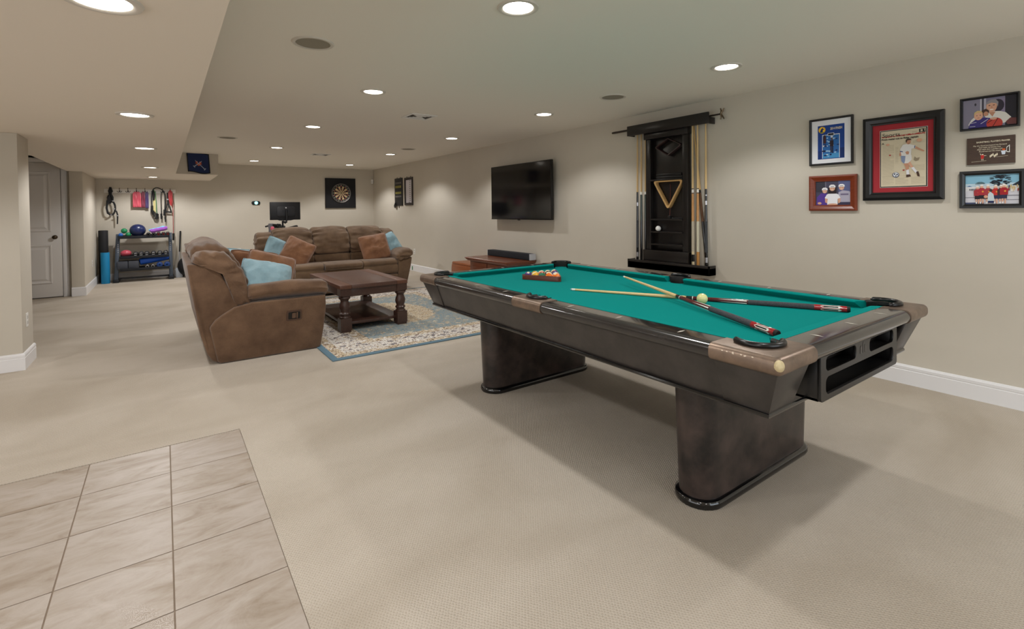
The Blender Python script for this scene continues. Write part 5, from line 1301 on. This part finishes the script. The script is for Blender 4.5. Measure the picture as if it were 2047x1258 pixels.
MB().tube([(x, y, z + .004 * math.sin(k * 1.7)) for k, (x, y, z) in enumerate(roll_path((-.212, 11.74, .942), (.055, 11.78, .995), 14))], [.030, .037, .035, .038, .036, .038, .036, .039, .036, .038, .036, .037, .036, .031], 14).build('cloth', mat('purple_terry', (150, 86, 184), .9, bump=(90, .5)), t)
t = thing('rolled_towel', 'light blue towel tucked behind the purple towel on the rack', 'towel', (0, 0, 0))
MB().tube([(x, y, z) for x, y, z in roll_path((-.235, 11.84, .955), (.02, 11.86, 1.015), 10)], [.020, .026, .024, .026, .024, .026, .025, .028, .032, .02], 12).build('cloth', mat('sky_terry', (120, 196, 226), .9, bump=(90, .5)), t)
m_hex = mat('black_hex_rubber', (26, 26, 30), 0.45); m_redp = mat('red_paint', (150, 44, 40), .5); m_whp = mat('white_paint', (206, 206, 210), .5)
def dumbbell(label, loc, r, m_, ln=.2, grp='hex dumbbells on the rack', mark=None, hexa=True, rz=0, cat='dumbbell'):
    t = thing('dumbbell', label, cat, loc, rz=rz, group=grp); n = 6 if hexa else 20
    MB().cyl((0, -ln / 2, 0), (0, ln / 2, 0), .014, n=12).build('handle', m_chrome if hexa else m_, t)
    for sg in (-1, 1):
        b = MB(); y0, y1 = sg * ln * .28, sg * ln * .5
        rg = []
        for y, k in ((y0, .82), (y0 + (y1 - y0) * .2, 1), (y0 + (y1 - y0) * .8, 1), (y1, .78)): rg.append([(r * k * math.cos(2 * PI * (i + .5 * 0) / n), y, r * k * math.sin(2 * PI * i / n)) for i in range(n)])
        b.loft(rg); h_ = b.build('head', m_, t, bevel=.002)
        if mark and sg < 0:
            b = MB(); yv = y1 - .0008
            for k in (-1, 1): b.add([(-r * .4, yv, k * r * .35 - r * .09), (r * .4, yv, k * r * .35 - r * .09), (r * .4, yv, k * r * .35 + r * .09), (-r * .4, yv, k * r * .35 + r * .09)], [(0, 1, 2, 3)])
            b.build('weight_mark', mark, h_, smooth=False)
    return t
posn = ['first', 'second', 'third', 'fourth', 'fifth', 'sixth']
for k, x in enumerate((-.447, -.362, -.276, -.173, -.073, .023)):
    dumbbell('black hex dumbbell, %s to the right of the coral red ball' % posn[k], (x, 11.79, T2 + .041), .046, m_hex, mark=m_whp)
for k, (x, dz) in enumerate(((-.245, 0), (-.163, 0))):
    dumbbell('small black dumbbell %s the navy ball on the top rack shelf' % ('just right of' if k == 0 else 'second to the right of'), (x, 11.82, T1 + .035), .040, m_hex, grp='dumbbells on the top shelf')
for k, x in enumerate((-.085, -.005, .062)):
    dumbbell('black dumbbell with red markings under the purple towel, %s one' % ('left', 'middle', 'right')[k], (x, 11.83, T1 + .036), .041, m_hex, grp='dumbbells on the top shelf', mark=m_redp)
for k, x in enumerate((-.643, -.478)):
    o = MB().box(-.080, .080, -.11, .11, 0, .152).build('foam_block', mat('charcoal_foam', (70, 74, 84), .8), bevel=.012); o.location = (x, 11.79, T3)
    tag(o, 'charcoal foam block on the bottom rack shelf, ' + ('nearest the left upright' if k == 0 else 'touching the blue foam roller'), 'block', 'foam blocks')
fr_ = thing('foam_roller', 'bright blue foam roller slanting across the bottom shelf of the rack', 'foam roller', (0, 0, 0))
d_ = Vector((.052 + .385, .03, .085)).normalized()
b = MB(); P0 = Vector((-.388, 11.76, T3 + .118)); P1 = Vector((.068, 11.83, T3 + .190))
dd = (P1 - P0).normalized()
b.tube([P0, P0 + dd * .012, P1 - dd * .012, P1], [.056, .064, .064, .056], 26); b.build('roller', mat('royal_blue_foam', (20, 84, 190), .55), fr_)
for k, x in enumerate((-.270, -.185)):
    dumbbell('little grey dumbbell in front of the blue foam roller, %s of two' % ('left' if k == 0 else 'right'), (x, 11.72, T3 + .030), .034, mat('grey_cast_iron', (120, 118, 118), .45, .3), ln=.13, grp='little grey dumbbells')
for k, x in enumerate((-.078, .040)):
    dumbbell('round blue dumbbell on the bottom shelf under the roller, %s of two' % ('left' if k == 0 else 'right'), (x, 11.735, T3 + .048), .050, mat('blue_neoprene', (26, 62, 130), .5), ln=.15, grp='blue dumbbells', mark=m_bb, hexa=False)
m1 = thing('exercise_mat', 'tall black rolled exercise mat standing in the corner', 'mat', (-.928, 11.93, 0))
def mat_roll(r, h, m_, t):
    b = MB(); n = 120; sp_ = []
    for k in range(n): a = k / n * 2 * PI * 4; q = .012 + (r - .012) * k / n; sp_.append((q * math.cos(a), q * math.sin(a)))
    b.lathe([(r * .97, 0), (r, .006), (r, h - .006), (r * .97, h)], 40); b.build('roll', m_, t, angle=50)
    b = MB(); b.tube([(x, y, h + .0005) for x, y in sp_], .0015, 5); b.build('spiral_edge', mat('mat_edge_dark', (10, 12, 16), .9), t)  # thin dark spiral line on top of the roll
mat_roll(.072, .975, mat('black_foam_mat', (26, 27, 31), .75), m1)
m2 = thing('exercise_mat', 'cyan blue rolled exercise mat standing in front of the black one', 'mat', (-.893, 11.72, 0))
mat_roll(.066, .575, mat('cyan_foam_mat', (8, 132, 186), .6), m2)
sphere_thing('exercise_ball', 'large black exercise ball on the carpet beside the loveseat back', 'ball', (.42, 11.87, .216), .215, mat('matte_black_ball', (24, 24, 27), .55))
pl = thing('exercise_pole', 'thin black and silver pole leaning on the back wall by the weight rack', 'pole', (.235, 11.98, 0))
MB().tube([(.018, .08, .50), (.040, .105, .92)], [.013, .014], 12).build('grip', m_rubber, pl); MB().tube([(-.005, .0, .03), (.018, .08, .50)], [.010, .010], 12).build('shaft', mat('silver_tube', (190, 190, 194), .3, .7), pl)
MB().box(-.045, .035, -.05, .06, 0, .03).build('base_plate', m_blackm, pl, bevel=.006)
tk = MB().box(-.055, .055, -.03, .03, 0, .19).build('white_box', mat('pale_grey_card', (186, 194, 204), .6), bevel=.004); tk.location = (.235, 11.87, 0)
tag(tk, 'small pale grey box on the carpet between weight rack and black ball', 'box')
# hook rail
hr = thing('hook_rail', 'long white hook rail on the back wall holding exercise bands', 'hook rail', (-.351, BY, 1.726))
MB().box(-.561, .561, -.02, 0, -.040, .040).build('board', m_white, hr, bevel=.004)
HX = (-.815, -.681, -.552, -.421, -.287, -.151, -.005, .119)
for x in HX:
    b = MB(); q = x + .351
    b.tube([(q, -.02, .012), (q, -.05, .016), (q, -.062, .035), (q, -.058, .058)], [.005, .005, .0045, .005], 8)
    for sg in (-1, 1): b.tube([(q, -.02, -.012), (q + sg * .014, -.045, -.026), (q + sg * .030, -.055, -.018), (q + sg * .036, -.055, .0)], [.005, .0045, .0045, .005], 8)
    b.lathe([(.0001, 0), (.012, 0), (.010, .004)], 12, M=Matrix.Translation((q, -.02, 0)) @ Matrix.Rotation(R(90), 4, 'X'))
    b.build('hook', mat('dark_hook_metal', (58, 54, 52), .35, .8), hr)
HY = BY - .055
m_strap = mat('black_nylon_strap', (18, 18, 22), .7)
def H(x, z, y=0): return (x, HY - y, z)
t = thing('suspension_strap', 'tangled black suspension straps hanging from the leftmost hook', 'strap', (0, 0, 0))
b = MB(); rr = random.Random(9)
for k in range(7):
    o1 = rr.uniform(-.025, .025); o2 = rr.uniform(-.045, .045)
    b.tube([H(-.815 + o1 * .3, 1.795), H(-.815 + o1, 1.72, .02 * (k % 3)), H(-.815 + o2, 1.60, .03 * (k % 2)), H(-.815 + o2 * .9, 1.48 + .02 * (k % 3), .02)], [.012, .016, .017, .012], 8, flat=.5)
b.build('bundle', m_strap, t)
b = MB(); b.tube([H(-.81 + .062 * math.cos(R(12 * k)), 1.40 + .135 * math.sin(R(12 * k)), .03) for k in range(30)], .015, 8, closed=True, flat=.6)
b.tube([H(-.86, 1.55, .02), H(-.875, 1.40, .03), H(-.86, 1.30, .03), H(-.81, 1.262, .03)], .016, 8, flat=.6); b.build('loop', m_strap, t)
b = MB(); b.tube([H(-.755, 1.36, .03), H(-.73, 1.33, .03), H(-.715, 1.26, .03), H(-.722, 1.09, .02)], [.010, .012, .013, .010], 8, flat=.5); b.build('tail', m_strap, t)
b = MB()
for x, z in ((-.775, 1.53), (-.765, 1.38), (-.72, 1.25), (-.81, 1.265)): b.box(x - .016, x + .016, HY - .055, HY - .038, z - .010, z + .010)
b.build('buckle', mat('silver_buckle', (176, 176, 180), .3, .8), t, bevel=.003)
ws = thing('star_ornament', 'thin silver wire star hanging beneath the second hook', 'ornament', (0, 0, 0))
st5 = [(.052 * math.sin(R(144 * k)), .052 * math.cos(R(144 * k))) for k in range(5)]
MB().tube([H(-.675 + x, 1.665 + z, -.01) for x, z in st5], .0028, 6, closed=True).build('wire', mat('silver_wire', (170, 164, 160), .3, .9), ws)
MB().tube([H(-.675, 1.717, -.01), H(-.680, 1.74, 0)], .002, 6).build('hanger', MATS['silver_wire'], ws)
def band(label, x0, x1, z0, z1, m_, y=.012, grp='flat exercise bands', parts=1):
    t = thing('exercise_band', label, 'exercise band', (0, 0, 0), group=grp)
    cx = (x0 + x1) / 2
    for q in range(parts):
        a0 = x0 + (x1 - x0) * q / parts; a1 = x0 + (x1 - x0) * (q + 1) / parts
        b = MB(); n = 16
        for sd in (0, 1):
            off = .006 + sd * .022 + q * .003
            b.sheet(10, n, lambda u, v, off=off, a0=a0, a1=a1: H(cx + (a0 + (a1 - a0) * u - cx) * (1 - .45 * max(0, (v - .86) / .14) ** 1.5), z0 + (z1 - z0) * v, y + off + .004 * math.sin(v * 9 + u * 3) + .003 * math.sin(u * 12)))
        # bottom fold joining front and back
        b.sheet(10, 6, lambda u, v, a0=a0, a1=a1, q=q: H(a0 + (a1 - a0) * u, z0 - .010 * math.sin(v * PI), y + .006 + q * .003 + .022 * v))
        b.build('loop', m_, t, angle=180)
    return t
m_pink = mat('pink_red_latex', (204, 84, 100), .35, var=(12, (186, 66, 84), .5)); m_maroon = mat('maroon_latex', (124, 44, 66), .35, var=(12, (104, 34, 56), .5)); m_purple = mat('purple_latex', (62, 48, 96), .4)
band('wide pink-red exercise band folded over the fourth hook', -.480, -.350, 1.418, 1.712, m_pink, parts=2)
band('maroon exercise band on the fifth hook, beside a purple one', -.345, -.287, 1.412, 1.715, m_maroon)
band('purple exercise band on the fifth hook, right of the maroon one', -.284, -.232, 1.398, 1.712, m_purple)
band('yellow exercise band hanging behind the black and green tubes', -.160, -.125, 1.32, 1.60, mat('pale_yellow_latex', (206, 196, 136), .4), y=-.02)
m_tube = mat('black_rubber_tube', (26, 30, 36), .5)
t = thing('resistance_tube', 'thick black resistance tube draped over the sixth and seventh hooks', 'resistance tube', (0, 0, 0))
MB().tube(spline([H(-.180, 1.42, .03), H(-.185, 1.60, .035), H(-.165, 1.74, .035), H(-.110, 1.795, .03), H(-.04, 1.775, .03), H(.02, 1.70, .035), H(.030, 1.50, .035), H(.022, 1.33, .03)], 40, False), .0095, 10).build('tube', m_tube, t)
b = MB(); b.tube([H(-.182, 1.44, .03), H(-.183, 1.34, .03), H(-.165, 1.26, .03)], [.02, .022, .016], 10); b.tube([H(-.163, 1.34, .04), H(-.145, 1.22, .04)], [.016, .014], 10); b.tube([H(.022, 1.36, .03), H(.012, 1.24, .03)], [.02, .018], 10)
b.build('foam_handle', m_rubber, t); b = MB(); b.tube([H(-.150, 1.225, .04), H(-.140, 1.19, .04)], .006, 6); b.build('clip', m_chrome, t)
t = thing('resistance_tube', 'green resistance tube hanging from the sixth hook with a black handle', 'resistance tube', (0, 0, 0))
MB().tube([H(-.151, 1.752, .01), H(-.125, 1.70, .02), H(-.112, 1.52, .02), H(-.108, 1.27, .02)], .0062, 8).build('tube', mat('green_rubber_tube', (46, 116, 52), .45), t)
b = MB(); b.tube([H(-.108, 1.29, .02), H(-.112, 1.17, .02)], [.018, .02], 10); b.tube([H(-.145, 1.25, .02), H(-.085, 1.27, .02), H(-.09, 1.19, .02), H(-.14, 1.18, .02)], .012, 8, closed=True); b.build('handle', m_rubber, t)
MB().tube([H(-.151, 1.74, .0), H(-.150, 1.66, .02), H(-.152, 1.55, .02)], [.012, .021, .016], 10).build('coil', m_rubber, t)
t = thing('resistance_tube', 'thin dark resistance tube looped over the seventh hook', 'resistance tube', (0, 0, 0))
MB().tube(spline([H(-.035, 1.24, .015), H(-.036, 1.60, .015), H(-.020, 1.705, .015), H(.008, 1.712, .015), H(.026, 1.66, .015), H(.030, 1.18, .012)], 36, False), .0062, 8).build('tube', m_tube, t)
b = MB(); b.tube([H(-.035, 1.28, .015), H(-.035, 1.17, .015)], [.016, .014], 10); b.tube([H(.030, 1.21, .012), H(.028, 1.11, .012)], [.012, .010], 10); b.build('handle', m_rubber, t)
t = thing('strap_handle', 'black triangular strap handle hanging near the right end of the hook rail', 'strap handle', (0, 0, 0))
b = MB(); b.tube([H(.075, 1.70, .01), H(.075, 1.60, .015), H(.075, 1.50, .02)], [.013, .013, .012], 8, flat=.5)
b.tube([H(.075, 1.50, .02), H(.036, 1.34, .02), H(.045, 1.315, .02)], [.012, .010, .010], 8, flat=.6); b.tube([H(.075, 1.50, .02), H(.125, 1.32, .02)], [.012, .010], 8, flat=.6); b.build('webbing', m_strap, t)
MB().tube([H(.030, 1.318, .02), H(.135, 1.305, .02)], .017, 12).build('grip', m_rubber, t); MB().box(.060, .090, HY - .032, HY - .012, 1.555, 1.575).build('buckle', MATS['silver_buckle'], t)
t = thing('exercise_band', 'red exercise band bunched on the rightmost hook', 'exercise band', (0, 0, 0), group='flat exercise bands')
b = MB(); m_redl = mat('red_latex', (176, 44, 50), .4)
for k in range(6): b.tube([H(.119, 1.752, .005), H(.095 + .010 * k, 1.70, .012 + .003 * (k % 2)), H(.100 + .008 * k, 1.58, .016), H(.118 + .003 * k, 1.46 - .012 * (k % 3), .012)], [.008, .013, .013, .005], 8, flat=.4)
b.build('folds', m_redl, t)
t = thing('resistance_tube', 'long thin red resistance tube hanging straight down to the weight rack', 'resistance tube', (0, 0, 0))
MB().tube([H(.125, 1.745, .0), H(.150, 1.68, .005), H(.160, 1.45, .01), H(.156, .86, .01)], .0068, 8).build('tube', mat('dull_red_tube', (150, 62, 60), .5), t); MB().tube([H(.156, .88, .01), H(.155, .74, .01)], [.018, .017], 10).build('handle', m_rubber, t)

# ------------------------------------------------------------------ exercise bike behind the sofa
bk = thing('exercise_bike', 'black exercise bike behind the sofa, its screen seen from the back', 'exercise bike', (1.83, 9.86, 0))
m_bk = mat('bike_black', (20, 20, 23), .35)
scn = MB().box(-.260, .258, -.095, -.065, 1.140, 1.468).build('screen', mat('screen_back_black', (18, 18, 21), .42), bk, bevel=.008, seg=3)
MB().prism(rrect(-.150, .165, 1.195, 1.385, .05), -.108, -.09, lambda u, v, t: (u, t, v)).build('rear_housing', mat('screen_housing_grey', (30, 30, 33), .45), scn, bevel=.005)
MB().prism(circ(.008, 1.362, .012, n=18), -.1095, -.107, lambda u, v, t: (u, t, v)).build('maker_mark', mat('pale_emblem', (206, 206, 210), .4), scn)
MB().prism([(-.14, 1.142), (.15, 1.142), (.09, 1.128), (-.10, 1.128)], -.092, -.066, lambda u, v, t: (u, t, v)).build('speaker_lip', m_bk, scn)
b = MB(); b.tube([(.01, -.115, 1.33), (.012, -.13, 1.22), (.010, -.13, 1.12)], [.022, .020, .018], 12); b.box(-.05, .06, -.118, -.100, 1.285, 1.322); b.tube([(.012, -.13, 1.115), (-.01, -.12, 1.09), (-.045, -.10, 1.112)], [.022, .024, .020], 12); b.build('screen_arm', m_bk, bk)
MB().tube([(-.05, -.09, 1.125), (-.046, -.08, .90), (-.02, -.05, .62)], [.016, .016, .024], 14).build('head_post', m_bk, bk)
b = MB(); b.tube(spline([(-.30, .12, 1.02), (-.25, -.02, 1.04), (-.17, -.06, 1.03), (-.05, -.06, .97), (.10, -.06, 1.0), (.2, -.02, 1.02), (.24, .12, 1.0)], 30, False), .016, 10); b.build('handlebar', m_rubber, bk)
for x in (-.19, -.12):
    b = MB(); b.tube([(x - .025, -.10, 1.055), (x + .035, -.08, 1.048)], .020, 12); b.tube([(x, -.09, 1.04), (x + .01, -.09, .97)], .012, 10); b.build('bar_grip', m_rubber, bk)
b = MB(); b.tube([(-.02, -.05, .64), (0, .20, .45), (0, .48, .34)], [.03, .034, .03], 12); b.tube([(0, .30, .30), (0, .42, .98)], [.028, .02], 12); b.tube([(0, -.42, .08), (0, .55, .08)], .03, 12); b.tube([(0, -.2, .10), (0, .0, .60)], .03, 12); b.build('frame', m_bk, bk)
MB().lathe([(.03, -.025), (.22, -.02), (.23, 0), (.22, .02), (.03, .025)], 40, M=Matrix.Translation((0, -.22, .34)) @ Matrix.Rotation(R(90), 4, 'Y')).build('flywheel', m_blackm, bk)
b = MB(); b.sphere((0, .46, 1.0), .13, 20, 12, sc3=(.75, 1.05, .3)); b.build('saddle', m_rubber, bk)
for y in (-.45, .55): MB().tube([(-.27, y, .03), (.27, y, .03)], .03, 12).build('stabilizer', m_bk, bk)
b = MB()
for sg in (-1, 1): b.tube([(sg * .05, .12, .34), (sg * .12, .12 + sg * .05, .34 - sg * .15)], .014, 8); b.box(sg * .17 - .045, sg * .17 + .045, .12 + sg * .05 - .05, .12 + sg * .05 + .05, .33 - sg * .16, .355 - sg * .16)
b.build('pedal', m_bk, bk)
tw = thing('hanging_towel', 'small grey towel hung over the left end of the bike handlebar', 'towel', (1.585, 9.80, 1.03))
b = MB()
for sd in (-1, 1): b.sheet(6, 10, lambda u, v, sd=sd: (-.035 + .07 * u + .006 * math.sin(v * 6), sd * (.020 + .012 * (1 - v)), -.12 + .155 * v + (.012 if sd > 0 else 0) * (1 - v)))
b.sheet(6, 4, lambda u, v: (-.035 + .07 * u, -.02 + .04 * v, .035 + .014 * math.sin(v * PI)))
b.build('cloth', mat('grey_towel', (104, 104, 108), .9), tw, angle=180)
b = MB(); b.sphere((-.232, -.16, .985), .034, 18, 12, sc3=(1, 1, 1.25)); b.tube([(-.25, -.02, 1.035), (-.24, -.10, 1.01), (-.232, -.15, .99)], .010, 8)
plabel(b.build('resistance_knob', mat('pink_plastic', (206, 84, 108), .45), bk), 'pink knob on a short stalk')

# ------------------------------------------------------------------ camera, world, output look
F, YAW, PITCH, ROLL, CX, CY, CH = 979.8146, 0.618, 0.0172, 0.0113, 1023.5, 435.6511, 1.2855
fw = Vector((math.sin(YAW) * math.cos(PITCH), math.cos(YAW) * math.cos(PITCH), -math.sin(PITCH)))
r0 = Vector((math.cos(YAW), -math.sin(YAW), 0)); d0 = fw.cross(r0)
rv = math.cos(ROLL) * r0 + math.sin(ROLL) * d0; dv = -math.sin(ROLL) * r0 + math.cos(ROLL) * d0
cam = bpy.data.cameras.new('camera'); co = bpy.data.objects.new('camera', cam); COL.objects.link(co)
up = -dv
co.matrix_world = Matrix(((rv.x, up.x, -fw.x, 0), (rv.y, up.y, -fw.y, 0), (rv.z, up.z, -fw.z, CH), (0, 0, 0, 1)))
cam.sensor_width = 36; cam.sensor_fit = 'HORIZONTAL'; cam.lens = F / 2047 * 36
cam.shift_x = 0; cam.shift_y = -(629 - CY) / 2047; cam.clip_start = .05
sc.camera = co
w = bpy.data.worlds.new('world'); sc.world = w; w.use_nodes = True
w.node_tree.nodes['Background'].inputs[0].default_value = (.72, .84, 1.0, 1); w.node_tree.nodes['Background'].inputs[1].default_value = 1.0
sc.view_settings.view_transform = 'Standard'; sc.view_settings.look = 'None'; sc.view_settings.gamma = 1; sc.view_settings.use_curve_mapping = False
sc.view_settings.exposure = -0.45
sc.cycles.max_bounces = 10; sc.cycles.diffuse_bounces = 8; sc.cycles.glossy_bounces = 3; sc.cycles.sample_clamp_indirect = 6; sc.cycles.use_denoising = True
sc.cycles.caustics_reflective = False; sc.cycles.caustics_refractive = False
